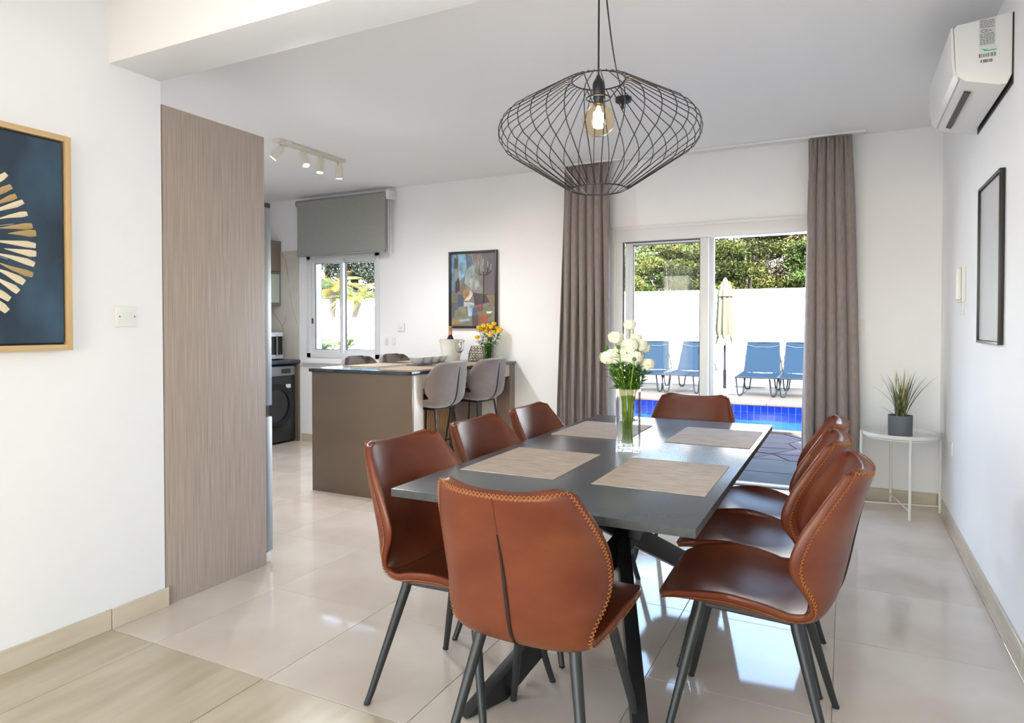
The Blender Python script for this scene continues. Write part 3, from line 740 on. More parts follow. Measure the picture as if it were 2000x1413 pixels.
# ------------------------------------------------------------------ track light
r = thing('track_light', 'cream four-spot ceiling track light over the kitchen', 'track light', (-3.83, 3.70, ZC))
MB().box(-.035, .035, .0, .74, -.022, -.0005).build('rail', M['cream_lamp'], r, bevel=.003)
MB().lathe([(.045, -.03), (.05, -.0005)], 24, (0, .09, 0)).build('ceiling_rose', M['cream_lamp'], r)
glow = emis('spot_glow', '#fff2d8', 9)
aims = [(-.5, -.35, -.75), (.42, -.1, -.9), (0.02, -.12, -1), (-.1, .12, -1)]
for k, (yy, a) in enumerate(zip((.06, .27, .47, .69), aims)):
    a = Vector(a).normalized(); p = Vector((0, yy, -.05))
    h = MB(); h.tube([p, p+a*.11], .029, 20); o = h.build('spot_head', M['cream_lamp'], r, ang=40)
    MB().tube([(0, yy, -.02), (0, yy, -.055)], .014, 12).build('swivel', M['cream_lamp'], o)
    MB().tube([p+a*.1102, p+a*.1125], .024, 20).build('lens', glow, o)
    lp = p+a*.13+Vector((-3.83, 3.70, ZC))
    lamp('kitchen_spot_light', 'SPOT', lp, a.to_track_quat('-Z', 'Y').to_euler(), (62, 58, 22, 12)[k], (.98, .985, 1), spot_size=2.9, spot_blend=.6, shadow_soft_size=.03)

# ------------------------------------------------------------------ air conditioner
r = thing('air_conditioner', 'white wall-mounted split air conditioner above the corner, side label facing us', 'air conditioner', (XR, 3.35, 0))
pr = [(-.004, 2.30), (-.004, 2.55), (-.195, 2.533), (-.206, 2.52), (-.197, 2.34), (-.19, 2.318), (-.165, 2.295), (-.05, 2.262), (-.02, 2.262)]
b = MB(); b.prism_y([(x, z) for x, z in pr][::-1], 0, .80); b.build('casing', M['white'], r, bevel=.006)
b = MB(); b.prism_y([(-.198, 2.345), (-.208, 2.53), (-.216, 2.525), (-.214, 2.40), (-.205, 2.33), (-.185, 2.306)], .006, .794); b.build('front_panel', M['white'], r, bevel=.003)
b = MB(); b.prism_y([(-.152, 2.289), (-.128, 2.281), (-.13, 2.276), (-.153, 2.2835)], .12, .70); b.build('louvre', M['black'], r)
MB().box(-.004, -.0005, -.003, .805, 2.258, 2.548).build('wall_bracket', M['gasket'], r)
lab = MB().box(-.118, -.062, -.0006, 0, 2.427, 2.54).build('rating_label', mat('grey_label', '#c9cac8', .5), r)
ink = mat('dark_ink', '#4a4d50', .6)
b = MB()
R2 = random.Random(2)
for k in range(15):
    z = 2.532-k*.0068
    if 5 <= k <= 7: continue
    x = -.114
    while x < -.068:
        w_ = R2.uniform(.003, .011); w_ = min(w_, -.066-x); b.box(x, x+w_, -.001, -.0005, z-.0012, z+.0012); x += w_+.002
o = b.build('small_print', ink, lab); o['kind'] = 'stuff'
for txt, x, z, s in (('CE', -.112, 2.483, .02), ('A', -.085, 2.485, .014)):
    cu = bpy.data.curves.new('lettering', 'FONT'); cu.body = txt; cu.size = s; cu.extrude = .0002; cu.materials.append(ink)
    t_ = link('lettering_curve', cu); me_ = bpy.data.meshes.new_from_object(t_); bpy.data.objects.remove(t_); me_.materials.clear(); me_.materials.append(ink)
    link('lettering', me_, lab, (x, -.0009, z), (PI/2, 0, 0))
gr = mat('green_print', '#2f9a76', .5)
gs = MB().box(-.118, -.056, -.0006, 0, 2.404, 2.424).build('green_sticker', mat('pale_sticker', '#c9ddd4', .5), r)
b = MB(); b.prism_y([(-.11, 2.418), (-.096, 2.406), (-.088, 2.418), (-.096, 2.413)], -.0012, -.0006).box(-.094, -.058, -.0012, -.0006, 2.4065, 2.410); b.build('green_logo', gr, gs)
for zz, h_, x0_, x1_ in ((2.382, .016, -.118, -.058), (2.360, .013, -.112, -.070)):
    b = MB(); x = x0_
    while x < x1_:
        w_ = R2.choice((.0008, .0015, .0024)); b.box(x, x+w_, -.0006, -.0001, zz, zz+h_); x += w_+R2.choice((.001, .0018, .0028))
    o = b.build('barcode', ink, r); o['kind'] = 'stuff'

# ------------------------------------------------------------------ left painting
PY0, PY1, PZ0, PZ1 = .62, 1.56, 1.178, 2.006
r = thing('large_painting', 'large dark teal painting with cream radial burst in pale gold frame', 'painting', (XL, 0, 0))
b = MB()
for q in ((PY0, PY0+.022, PZ0, PZ1), (PY1-.022, PY1, PZ0, PZ1), (PY0+.022, PY1-.022, PZ0, PZ0+.022), (PY0+.022, PY1-.022, PZ1-.022, PZ1)): b.box(.002, .044, *q)
b.build('frame', M['gold'], r, bevel=.0015)
MB().box(.003, .020, PY0+.02, PY1-.02, PZ0+.02, PZ1-.02).build('backing', M['bframe'], r)
MB().box(.02, .034, PY0+.030, PY1-.030, PZ0+.030, PZ1-.030).build('canvas', noisy(mat('teal_paint', '#1f3244', .45), '#37546a', 5.5, stretch=(1, 1, .6), fac=(.38, .68), detail=8, bump=.3, bscale=40), r)
cr_ = [mat('cream_stroke', '#dccdb0', .45), mat('gold_stroke', '#b79a6a', .4, metal=.3)]
CYc, CZc = 1.09, 1.575; R3 = random.Random(11); b1 = MB(); b2 = MB(); b3 = MB()
nst = 56
for k in range(nst):
    a = 2*PI*k/nst+R3.uniform(-.02, .02); r1 = .345+R3.uniform(-.02, .012); r0 = r1-R3.uniform(.09, .15)
    def rad(rr, aa): return (.0342, CYc+rr*math.cos(aa), CZc+rr*math.sin(aa))
    bb = MB(); cm_ = cr_[0] if R3.random() < .75 else cr_[1]
    w = R3.uniform(.009, .0125)
    bb.tube([rad(r0, a), rad(r0+.4*(r1-r0), a+R3.uniform(-.01, .01)), rad(r0+.8*(r1-r0), a), rad(r1, a+R3.uniform(-.012, .012))], [.001, w*.65, w*1.2, w*.95], 8, flat=(.35, 1)); bb.build('brush_stroke', cm_, r)
    for q in range(2):
        a2 = a+R3.uniform(-.04, .04); q0 = R3.uniform(.04, .14); b3.tube([rad(q0, a2), rad(q0+R3.uniform(.08, .15), a2)], [.0006, .002], 5, flat=(.4, 1))
o = b3.build('fine_strokes', mat('grey_stroke', '#8f98a0', .5), r); o['kind'] = 'stuff'
# switch plates, sockets
def plate(name, label, cat, loc, face, w_, h_, kind='switch'):
    t = thing(name, label, cat, loc, {'+x': -PI/2, '-x': PI/2, '-y': PI}[face])
    # local +y points out of the wall
    MB().box(-w_/2, w_/2, 0.0, .009, -h_/2, h_/2).build('plate', M['white'], t, bevel=.002)
    if kind == 'switch': MB().box(-.012, .012, .009, .0125, -.012, .014).build('rocker', M['frame'], t, bevel=.001)
    if kind == 'fused':
        MB().box(-.022, .022, .009, .013, -.020, .020).build('rocker', M['frame'], t, bevel=.002)
        b = MB()
        for sx in (-.033, .033): b.tube([(sx, .009, 0), (sx, .0102, 0)], .003, 8)
        b.build('screw', M['gasket'], t)
    if kind == 'socket':
        MB().box(-.012, .012, .009, .0105, .008, .02).build('rocker', M['frame'], t)
        b = MB().box(-.003, .003, .009, .0095, .002, .014).box(-.016, -.01, .009, .0095, -.014, -.010).box(.010, .016, .009, .0095, -.014, -.010); b.build('pin_holes', M['gasket'], t)
    return t
plate('light_switch', 'white square fused switch plate on the white wall beside the large painting', 'switch', (XL+.0, 1.803, 1.312), '+x', .092, .086, 'fused')
plate('light_switch', 'white square switch plate on the back wall left of the cubist painting', 'switch', (-4.037, YF, 1.262), '-y', .085, .085)
plate('wall_socket', 'small white socket beside the kitchen window, nearer the window', 'socket', (-4.222, YF, 1.125), '-y', .035, .08, 'socket')
plate('wall_socket', 'small white blank plate near the kitchen window, nearer the painting', 'socket', (-4.13, YF, 1.125), '-y', .035, .08, 'none')
plate('light_switch', 'white switch plate on the back wall half behind the curtain', 'switch', (.085, YF, 1.277), '-y', .085, .085)
plate('wall_socket', 'white double socket low on the white side wall', 'socket', (XR, 4.93, .505), '-x', .085, .085, 'socket')
t = thing('intercom', 'white intercom handset on the side wall by the black frame', 'intercom', (XR, 4.60, 1.42), PI/2)
MB().box(-.11, .11, 0, .018, -.01, .19).build('housing', M['white'], t, bevel=.004)
MB().box(-.095, -.045, .018, .045, .0, .18).build('handset', M['white'], t, bevel=.008)
MB().box(.01, .08, .018, .021, .02, .05).build('button', M['gasket'], t)
plate('light_switch', 'white twin switch plate just below the intercom', 'switch', (XR, 4.6, 1.375), '-x', .14, .075)

# black frame on right wall
FY0, FY1, FZ0, FZ1 = 3.47, 3.99, 1.19, 1.945
r = thing('picture_frame', 'thin black picture frame with pale blank print on the side wall', 'picture frame', (XR, 0, 0))
b = MB()
for q in ((FY0, FY0+.012, FZ0, FZ1), (FY1-.012, FY1, FZ0, FZ1), (FY0+.012, FY1-.012, FZ0, FZ0+.012), (FY0+.012, FY1-.012, FZ1-.012, FZ1)): b.box(-.022, -.002, *q)
b.build('frame', M['bframe'], r, bevel=.0012)
MB().box(-.012, -.004, FY0+.015, FY1-.015, FZ0+.015, FZ1-.015).build('print', mat('pale_print', '#c3c8cb', .25), r)

# ------------------------------------------------------------------ cubist painting on the back wall
QX0, QX1, QZ0, QZ1 = -3.455, -2.925, 1.252, 1.992
r = thing('framed_painting', 'black framed abstract still life painting with candelabra in blue and brown', 'painting', (0, YF, 0))
b = MB()
for q in ((QX0, QX0+.022, QZ0, QZ1), (QX1-.022, QX1, QZ0, QZ1), (QX0+.022, QX1-.022, QZ0, QZ0+.022), (QX0+.022, QX1-.022, QZ1-.022, QZ1)): b.box(q[0], q[1], -.030, -.002, q[2], q[3])
b.build('frame', M['bframe'], r, bevel=.0015)
MB().box(QX0+.02, QX1-.02, -.016, -.003, QZ0+.02, QZ1-.02).build('canvas', noisy(mat('canvas_brown', '#6d6256', .6), '#8a8a86', 6, fac=(.35, .65), detail=6, bump=.2, bscale=60), r)
W_, H_ = QX1-QX0-.044, QZ1-QZ0-.044
pat = [('#6f97b8', [(0, 1), (.12, 1), (.05, .45), (0, .4)]), ('#84b4d2', [(.16, 1), (.33, 1), (.36, .8), (.30, .68), (.18, .62)]), ('#5a6f93', [(.33, 1), (.48, .95), (.5, .78), (.42, .7)]),
       ('#8d7f72', [(.48, 1), (.68, 1), (.66, .82), (.55, .8)]), ('#6b5f66', [(.7, 1), (1, 1), (1, .42), (.78, .42), (.76, .7)]), ('#8fa39f', [(.36, .78), (.5, .85), (.63, .68), (.66, .55), (.5, .48), (.3, .6)]),
       ('#b9c4bd', [(.4, .72), (.5, .72), (.62, .6), (.58, .5), (.46, .5)]), ('#42413f', [(.08, .95), (.17, .92), (.14, .8), (.06, .8)]), ('#7a7653', [(0, .42), (.2, .43), (.22, .34), (0, .33)]),
       ('#3f5878', [(.15, .44), (.27, .42), (.27, .28), (.16, .26)]), ('#b78a55', [(.28, .5), (.45, .5), (.46, .42), (.36, .36), (.28, .4)]), ('#d8cfba', [(.45, .5), (.5, .44), (.42, .35), (.3, .35), (.38, .4)]),
       ('#4a3b42', [(.5, .46), (.9, .42), (.9, .33), (.55, .28)]), ('#5e646f', [(0, .33), (.16, .33), (.18, .1), (0, .05)]), ('#8e8a6d', [(.1, .22), (.35, .25), (.4, .1), (.05, .05)]),
       ('#a9c3d9', [(.38, .28), (.52, .3), (.54, .13), (.4, .13)]), ('#cfd6d6', [(.3, .33), (.45, .33), (.55, .3), (.42, .28), (.3, .26)]), ('#4b668c', [(.5, .25), (.6, .25), (.6, .13), (.48, .13)]),
       ('#a23c26', [(.6, .27), (.72, .28), (.72, .21), (.61, .2)]), ('#b0552e', [(.62, .15), (.86, .14), (.8, .04), (.62, .05)]), ('#6f7b4e', [(.72, .26), (.95, .22), (.9, .12), (.74, .15)]),
       ('#d9d2bb', [(.8, .2), (.95, .2), (.9, .17), (.82, .17)]), ('#8f7a50', [(.8, .42), (1, .42), (1, .28), (.9, .3)]), ('#8fb8c4', [(.16, .085), (.45, .105), (.46, .075), (.2, .055)]),
       ('#9b8350', [(.02, .12), (.3, .04), (.02, .01)]), ('#2f2b2b', [(.10, .6), (.18, .68), (.2, .5), (.1, .45)]), ('#5b4a3e', [(.48, .13), (.62, .16), (.62, .0), (.5, .0)])]
patm = {}
for k, (c, pg) in enumerate(pat):
    y = -.0165-.00012*k
    b = MB(); b.prism_y([(QX0+.022+u*W_, QZ0+.022+v*H_) for u, v in pg], y-.0003, y+.0004)
    o = b.build('paint_patch', noisy(mat('paint_patch', c, .5), '#55504e', 14, fac=(.38, .85), detail=6), r, smooth=False)
b = MB(); e = lambda u, v: (QX0+.022+u*W_, -.0205, QZ0+.022+v*H_)
b.tube([e(.74, .3), e(.745, .5), e(.74, .74)], .0065, 6, flat=(1, .3))
for sx, tp in ((-.19, .86), (-.10, .89), (.10, .88), (.17, .84)): b.tube([e(.74, .70), e(.74+sx*.5, .695), e(.74+sx*.95, .74), e(.74+sx, tp-.06)], .0035, 6, flat=(1, .3))
b.build('candelabra_strokes', mat('dark_stroke', '#3a393c', .5), r)
b = MB()
for sx, tp in ((-.19, .86), (-.10, .89), (0, .92), (.10, .88), (.17, .84)): b.tube([e(.74+sx, tp-.09), e(.742+sx, tp)], .0045, 6, flat=(1, .3))
b.tube([e(.68, .27), e(.74, .31), e(.82, .27)], .005, 6, flat=(1, .3)); b.tube([e(.735, .35), e(.74, .6)], .002, 5, flat=(1, .4))
b.build('light_strokes', mat('pale_stroke', '#9fb0ba', .5), r)['kind'] = 'stuff'

# ------------------------------------------------------------------ corner side table and plant
r = thing('side_table', 'small round white metal tray side table in the corner', 'side table', (.345, 5.28, 0))
RAD = .235; TZ = .53
o = MB().lathe([(.001, TZ-.004), (RAD-.012, TZ-.004), (RAD-.010, TZ+.0), (RAD-.006, TZ+.016), (RAD, TZ+.016), (RAD, TZ-.008), (RAD-.012, TZ-.010), (.001, TZ-.010)], 56, caps=False).build('tray_top', M['mwhite'], r, ang=40)
MB().tube([((RAD-.02)*math.cos(2*PI*i/56), (RAD-.02)*math.sin(2*PI*i/56), TZ-.018) for i in range(56)], .006, 8, closed=True).build('rim_ring', M['mwhite'], r)
fts = []
for k, a in enumerate((-2.98, -1.40, .18, 1.75)):
    x, y = (RAD+.008)*math.cos(a), (RAD+.008)*math.sin(a); fts.append((x, y))
    MB().tube([(x, y, .0), (x, y, TZ+.018)], .0085, 12).build('leg', M['mwhite'], r)
b = MB(); b.tube([(*fts[0], .045), (*fts[2], .045)], .005, 8); b.tube([(*fts[1], .055), (*fts[3], .055)], .005, 8); b.build('cross_brace', M['mwhite'], r)
r = thing('potted_plant', 'grassy green and yellow plant in a grey pot on the side table', 'plant', (.338, 5.20, TZ-.003))
MB().lathe([(.068, 0), (.072, .004), (.074, .142), (.069, .142), (.067, .02), (.001, .02)], 36).build('pot', M['pot'], r, ang=40)
MB().lathe([(.067, .125), (.001, .13)], 24).build('soil', mat('soil', '#2c241c', .9), r)
RP = random.Random(21)
gm = [mat('blade_dark_green', '#3d4f2c', .5), mat('blade_olive', '#6f7340', .5), mat('blade_yellow', '#cdbd7c', .6)]
def blade(a, lean, L, w_, m, curl, name='blade'):
    b = MB(); v = []; n_ = 9; d_ = Vector((math.cos(a), math.sin(a), 0)); s_ = Vector((-math.sin(a), math.cos(a), 0)); p = Vector((RP.uniform(-.03, .03), RP.uniform(-.03, .03), .125)); th = lean
    for i in range(n_):
        t = i/(n_-1); ww = w_*(1-t**2.2)*(.6+.4*min(1, t*4)); v += [p-s_*ww+Vector((0, 0, .0)), p+s_*ww]
        p = p+(d_*math.sin(th)+Vector((0, 0, math.cos(th))))*L/(n_-1); th += curl/(n_-1)
    b.add(v, [(2*i, 2*i+1, 2*i+3, 2*i+2) for i in range(n_-1)]); b.build(name, m, r)
for k in range(60):
    a = RP.uniform(0, 2*PI); blade(a, RP.uniform(.0, .32), RP.uniform(.16, .34), RP.uniform(.003, .005), gm[0 if RP.random() < .65 else 1], RP.uniform(.0, .55))
for k in range(10): blade(RP.uniform(0, 2*PI), RP.uniform(.0, .12), RP.uniform(.30, .37), RP.uniform(.005, .007), gm[2], RP.uniform(0, .2), 'flower_spike')
CA = math.atan(651/1300)
for a, lean, L, c in ((CA+PI, .45, .33, .75), (CA+PI, .25, .34, .35), (CA, .4, .38, .65), (CA, .35, .34, .4), (CA+PI, .8, .17, .5), (CA, .2, .34, .2)): blade(a, lean, L, .005, gm[0], c)

# ------------------------------------------------------------------ things on the island
mt = noisy(mat('tan_woven_mat', '#b59c7c', .6), '#a08664', 80, bump=.2)
mm = MB().box(-.17, .17, -.225, .225, 0, .0025).mesh('placemat', mt, bevel=.0006, seg=1)
for x, y, lb in ((-2.95, 4.20, 'tan woven placemat on the island nearest the corner post'), (-2.95, 4.95, 'tan woven placemat on the island before the second velvet stool'),
                 (-3.47, 4.45, 'tan woven placemat on the window side of the island, nearer the end panel'), (-3.47, 5.15, 'tan woven placemat on the window side of the island, near the wall')):
    tag(link('placemat', mm, None, (x, y, IZ+.0003)), lb, 'placemat', 'tan placemats on the island')
cer = mat('white_ceramic', (.72, .73, .72), .18)
bw = MB().lathe([(.022, 0), (.030, .004), (.052, .030), (.059, .055), (.056, .055), (.048, .03), (.026, .009), (.001, .008)], 28).mesh('bowl', cer, ang=50)
tr = MB().box(-.06, .06, -.26, .26, 0, .008).build('serving_tray', mat('grey_slate_tray', '#6a6c6e', .4), None, (-3.20, 4.80, IZ+.0003), bevel=.003); tag(tr, 'narrow grey tray under four white bowls on the island', 'tray')
for k, lb in enumerate(('white ceramic dip bowl nearest the island end, first of four in the row', 'white ceramic dip bowl second from the island end in the row', 'white ceramic dip bowl third from the island end in the row', 'white ceramic dip bowl nearest the ice bucket, last of four in the row')):
    tag(link('bowl', bw, None, (-3.20, 4.61+.125*k, IZ+.0085)), lb, 'bowl', 'white dip bowls on the island')
r = thing('ice_bucket', 'white translucent plastic ice bucket holding a wine bottle on the island', 'ice bucket', (-3.22, 5.19, IZ+.0005))
MB().lathe([(.070, 0), (.076, .003), (.10, .13), (.108, .20), (.111, .205), (.106, .206), (.097, .13), (.072, .006), (.001, .006)], 40).build('bucket', mat('bucket_white', (.75, .75, .7), .3), r, ang=50)
for s_ in (-1, 1): MB().tube([(.105*s_, -.03, .185), (.125*s_, -.02, .19), (.125*s_, .02, .19), (.105*s_, .03, .185)], .007, 8).build('handle', mat('bucket_handle_%s' % ('a' if s_ < 0 else 'b'), (.75, .75, .7), .3), r)
r = thing('wine_bottle', 'dark wine bottle with gold foil neck standing in the white ice bucket', 'bottle', (-3.235, 5.20, IZ+.008))
MB().lathe([(.036, 0), (.038, .005), (.038, .17), (.030, .205), (.0155, .235), (.0148, .25)], 28).build('glass_body', mat('dark_bottle', '#24161a', .1, spec=.8), r, ang=60)
MB().lathe([(.0158, .238), (.0155, .30), (.017, .302), (.017, .312), (.0145, .315)], 24).build('foil', mat('rose_gold_foil', '#c79a6b', .35, metal=.6), r, ang=60)
r = thing('wine_glass', 'clear stemmed wine glass standing before the white ice bucket', 'glass', (-3.07, 5.09, IZ+.0005))
MB().lathe([(.034, 0), (.034, .0015), (.006, .004), (.004, .02), (.004, .075), (.010, .085), (.033, .11), (.038, .14), (.033, .185), (.0315, .185), (.0365, .14), (.031, .112), (.008, .088), (.001, .086)], 32).build('glass_body', M['vglass'], r, ang=60)
# brown ring ornament and white card behind
r = thing('white_card', 'plain white card leaning behind the brown ring ornament', 'card', (-3.07, 5.47, IZ))
MB().box(-.095, .095, -.004, .0, .0, .195).build('card', mat('white_card', (.74, .73, .68), .6), r, (0, 0, 0), (D(-7), 0, 0))
MB().prism([(-.06, 0), (-.055, 0), (-.055, .04), (-.06, .04)], .0, .12).build('stand', M['white'], r)
r = thing('ring_ornament', 'rounded openwork ornament of bronze rings on the island', 'ornament', (-3.05, 5.36, IZ+.001))
bz = mat('bronze_metal', '#8c7a63', .4, metal=.3)
k = 0; RO = random.Random(5)
tor = MB().tube([(.0135*math.cos(2*PI*i/12), .0135*math.sin(2*PI*i/12), 0) for i in range(12)], .0019, 5, closed=True).mesh('ring', bz)
for j in range(6):
    rad_ = .082*math.sqrt(max(0.05, 1-(j/6.6)**2)); nr = max(4, int(2*PI*rad_/.030))
    for i in range(nr):
        a = 2*PI*i/nr+j*.4; z = .0145+j*.0225
        o = link('ring', tor, r, (rad_*math.cos(a), rad_*.62*math.sin(a), z), (PI/2+RO.uniform(-.3, .3), 0, a+PI/2))
# yellow flowers in glass vase
YV = (-2.955, 5.405, IZ+.0005)
r = thing('flower_vase', 'round clear glass vase holding yellow flowers on the island', 'vase', YV)
MB().lathe([(.040, 0), (.048, .004), (.050, .06), (.056, .15), (.060, .165), (.057, .165), (.052, .15), (.046, .06), (.042, .012), (.001, .012)], 36).build('vase_glass', glass_thin('vase_glass_clear', (.93, .97, .95)), r, ang=60)
yel = noisy(mat('yellow_petal', '#ffc400', .55), '#ffd23a', 30)
heads = [(-.10, .0, .22), (-.085, .0, .31), (-.06, .02, .29), (-.02, .0, .275), (.0, .01, .33), (.03, -.01, .315), (.055, .0, .345), (.05, .0, .27), (.10, .0, .275), (.115, .01, .29), (.02, -.03, .24), (.08, .03, .305), (-.04, -.02, .325), (.0, .04, .30)]
for i, (x, y, z) in enumerate(heads):
    x, y = cam2(x, y)
    s = thing('freesia', {0: 'yellow freesia drooping lowest on the ice bucket side of the round vase', 9: 'yellow freesia reaching farthest toward the curtain side of the round vase', 6: 'yellow freesia standing highest in the round glass vase'}.get(i, 'yellow freesia in the thick of the bunch in the round glass vase'), 'flower', YV, 0, 'yellow freesia stems on the island')
    MB().tube([(x*.2, y*.2, .015), (x*.3, y*.3, .12), (x*.8, y*.8, z-.06), (x, y, z-.008)], .0022, 5).build('stem', dgreen, s)
    b = MB(); petal_ball(b, (x, y, z), .021, seed=50+i); b.build('bloom', yel, s, smooth=False)
    b = MB()
    for q in range(30):
        t = RR.uniform(-.6, .95); p = Vector((x*.3, y*.3, .12)).lerp(Vector((x, y, z-.02)), t); a2 = RR.uniform(0, 2*PI)
        leafq(b, p, (math.cos(a2), math.sin(a2), RR.uniform(-.6, .8)), RR.uniform(.03, .05), RR.uniform(.005, .009))
    b.build('leaf_sprays', dgreen, s, smooth=False)['kind'] = 'stuff'

# ==================================================================== outside
struct('ground', MB().box(-40, 30, YF+.22, 8.61, -.6, -.11).box(-40, 30, 13.1, 70, -.6, -.05), mat('bare_ground', '#4e493f', .9), smooth=False)
grey = noisy(mat('blue_grey_paver', '#383b3c', .85, spec=.05), '#313537', 3)
pt = struct('patio', MB().box(-6, 4, YF+.16, 8.62, -.10, -.035), mat('patio_joint', '#202326', .8)); pt['kind'] = 'structure'
for i in range(10):
    for j in range(2):
        x0, x1 = -3.9+.6*i, -3.9+.6*(i+1); yy0 = [5.74, 6.26][j]; yy1 = [6.25, 6.86][j]
        MB().box(x0+.003, x1-.003, yy0+.003, yy1-.003, -.05, -.02).build('paver', grey, pt, bevel=.002, seg=1)
# crazy paving
RC = random.Random(9); slate = [noisy(mat('slate_paving', c, .85, spec=.05), '#313134', 4) for c in ('#3b373b', '#3f3b3f', '#353238')]
gx, gy = 14, 5; P_ = {}
for i in range(gx+1):
    for j in range(gy+1):
        P_[i, j] = (-3.9+i*.42+(RC.uniform(-.13, .13)), 6.88+j*.345+(RC.uniform(-.1, .1) if 0 < j < gy else 0))
for i in range(gx):
    for j in range(gy):
        q = [Vector((*P_[i, j], 0)), Vector((*P_[i+1, j], 0)), Vector((*P_[i+1, j+1], 0)), Vector((*P_[i, j+1], 0))]
        if RC.random() < .5: tri = [[q[0], q[1], q[2]], [q[0], q[2], q[3]]]
        else: tri = [q]
        for t in tri:
            c = sum(t, Vector())/len(t); t2 = [c+(p-c)*(1-.014/max(.05, (p-c).length)) for p in t]
            MB().prism([(p.x, p.y) for p in t2], -.05, -.022+RC.uniform(-.003, .003)).build('paving_stone', slate[RC.randrange(3)], pt, smooth=False)
coral = noisy(mat('coral_coping', '#3f3329', .6), '#392c22', 4)
pool = struct('pool', MB().box(-14, 6, 8.72, 10.09, -1.0, -.95).box(-14, 6, 8.62, 8.72, -1.0, -.04).box(-14, 6, 10.10, 10.35, -1.0, .13), mat('pool_shell', '#102559', .4), smooth=False)
for k in range(17): MB().box(-7+.6*k+.003, -7+.6*(k+1)-.003, 8.60, 8.745, -.04, -.0).build('coping_stone', coral, pool, bevel=.004, seg=1)
for k in range(17): MB().box(-7+.6*k+.003, -7+.6*(k+1)-.003, 10.075, 10.95, .135, .168).build('coping_stone', mat('far_coping', '#30271e', .7) if k == 0 else bpy.data.materials['far_coping'], pool, bevel=.004, seg=1)
MB().box(-14, 6, 8.72, 10.09, -.9, -.08).build('pool_water', None or mat('pool_water', (.004, .035, .14), .03, spec=.6), pool, smooth=False)
bt = [noisy(mat('blue_pool_tile', c, .12), '#030f43', 6) for c in ('#030d3b', '#031143', '#020a33')]
btm = [MB().box(-.0438, .0438, -.004, .004, -.0438, .0438).mesh('tile', m, bevel=.001, seg=1) for m in bt]
grt = MB().box(-14, 6, 10.088, 10.10, -.4, .134).build('grout', mat('tile_grout', '#2e4060', .6), pool)
RT = random.Random(3)
for k in range(36):
    for j in range(3):
        link('tile', btm[RT.randrange(3)], pool, (-3.6+.0920*k, 10.086, .086-.092*j))
deck = struct('pool_deck', MB().box(-14, 6, 10.35, 12.9, -.1, .13).box(-14, 6, 10.952, 12.9, .13, .150), mat('deck_joint', '#221f1e', .8), smooth=False)
dk = [noisy(mat('deck_stone', c, .7), '#191514', 3) for c in ('#221d1b', '#1e1b19')]
for i in range(16):
    for j in range(3):
        MB().box(-6.0+.5*i+.006, -6.0+.5*(i+1)-.006, 10.955+.65*j+.006, 10.955+.65*(j+1)-.006, .145, .166).build('paving_stone', dk[RC.randrange(2)], deck, smooth=False)
wl = struct('garden_wall', MB().box(-30, 20, 12.9, 13.1, -.2, 1.235).box(-30, 20, 12.912, 13.1, 1.235, 1.247).box(-30, 20, 12.9, 13.1, 1.247, 1.957), M['ext'], smooth=False)
struct('roof', MB().box(XK-.4, XR+.4, 5.55, 5.80, ZC+.2, ZC+.62), M['ext'])
struct('wall_outside', MB().box(-5.75, -5.50, YF+.22, 6.0, -.1, 3.2), mat('grey_render', '#4f5157', .8))
struct('planter_wall', MB().box(-14, -5.2, 8.95, 9.1, -.2, 1.42).box(-14, -5.2, 8.5, 8.6, -.2, 1.06).box(-14, -5.2, 8.6, 8.95, -.2, 1.0).box(-14, -5.2, 9.1, 9.6, -.2, 1.3), M['ext'], smooth=False)

# parasol
DZ = .168
r = thing('closed_parasol', 'closed cream parasol with dark pole by the pool wall', 'parasol', (-1.80, 11.55, DZ))
cream = mat('cream_canvas', '#414037', .8, spec=0)
b = MB()
def fold_lathe(b, prof, n_=48, lobes=8, amp=.2):
    v = []
    for rr, z in prof:
        for i in range(n_):
            a = 2*PI*i/n_; q = rr*(1+amp*math.cos(lobes*a)*min(1, rr/.08)); v.append((q*math.cos(a), q*math.sin(a), z))
    m = len(prof); b.add(v, [(j*n_+i, j*n_+(i+1) % n_, (j+1)*n_+(i+1) % n_, (j+1)*n_+i) for j in range(m-1) for i in range(n_)])
fold_lathe(b, [(.11, .90), (.135, 1.05), (.12, 1.3), (.105, 1.62), (.075, 1.8), (.03, 1.88)], amp=.18); b.build('canopy', cream, r, ang=80)
b = MB(); fold_lathe(b, [(.125, 1.60), (.115, 1.66), (.07, 1.80), (.03, 1.89), (.012, 1.92)], amp=.1); b.build('cap', cream, r, ang=80)
b = MB(); R4 = random.Random(8)
for k in range(16):
    a = 2*PI*k/16; rr = .11+.02*(k % 2); b.add([(rr*math.cos(a-.2), rr*math.sin(a-.2), .96), (rr*math.cos(a+.2), rr*math.sin(a+.2), .96), (rr*1.25*math.cos(a+.2), rr*1.25*math.sin(a+.2), .80+R4.uniform(-.03, .05)), (rr*1.25*math.cos(a-.2), rr*1.25*math.sin(a-.2), .82)], [(0, 1, 2, 3)])
b.build('scalloped_edge', mat('green_fringe', '#6e7159', .8), r, smooth=False)
MB().tube([(0, 0, .06), (0, 0, 1.85)], .019, 14).build('pole', mat('dark_pole', '#14171c', .6, spec=.05), r)
MB().tube([(0, 0, .06), (0, 0, .38)], .027, 14).build('sleeve', mat('dark_sleeve', '#0c0e11', .6, spec=.05), r)
MB().tube([(.0, -.02, .9), (-.03, -.05, .95), (-.02, -.05, 1.03)], .008, 8).build('crank', M['black'], r)
o = MB().box(-.27, .27, -.27, .27, 0, .06).build('base', M['ext'], r, bevel=.01)
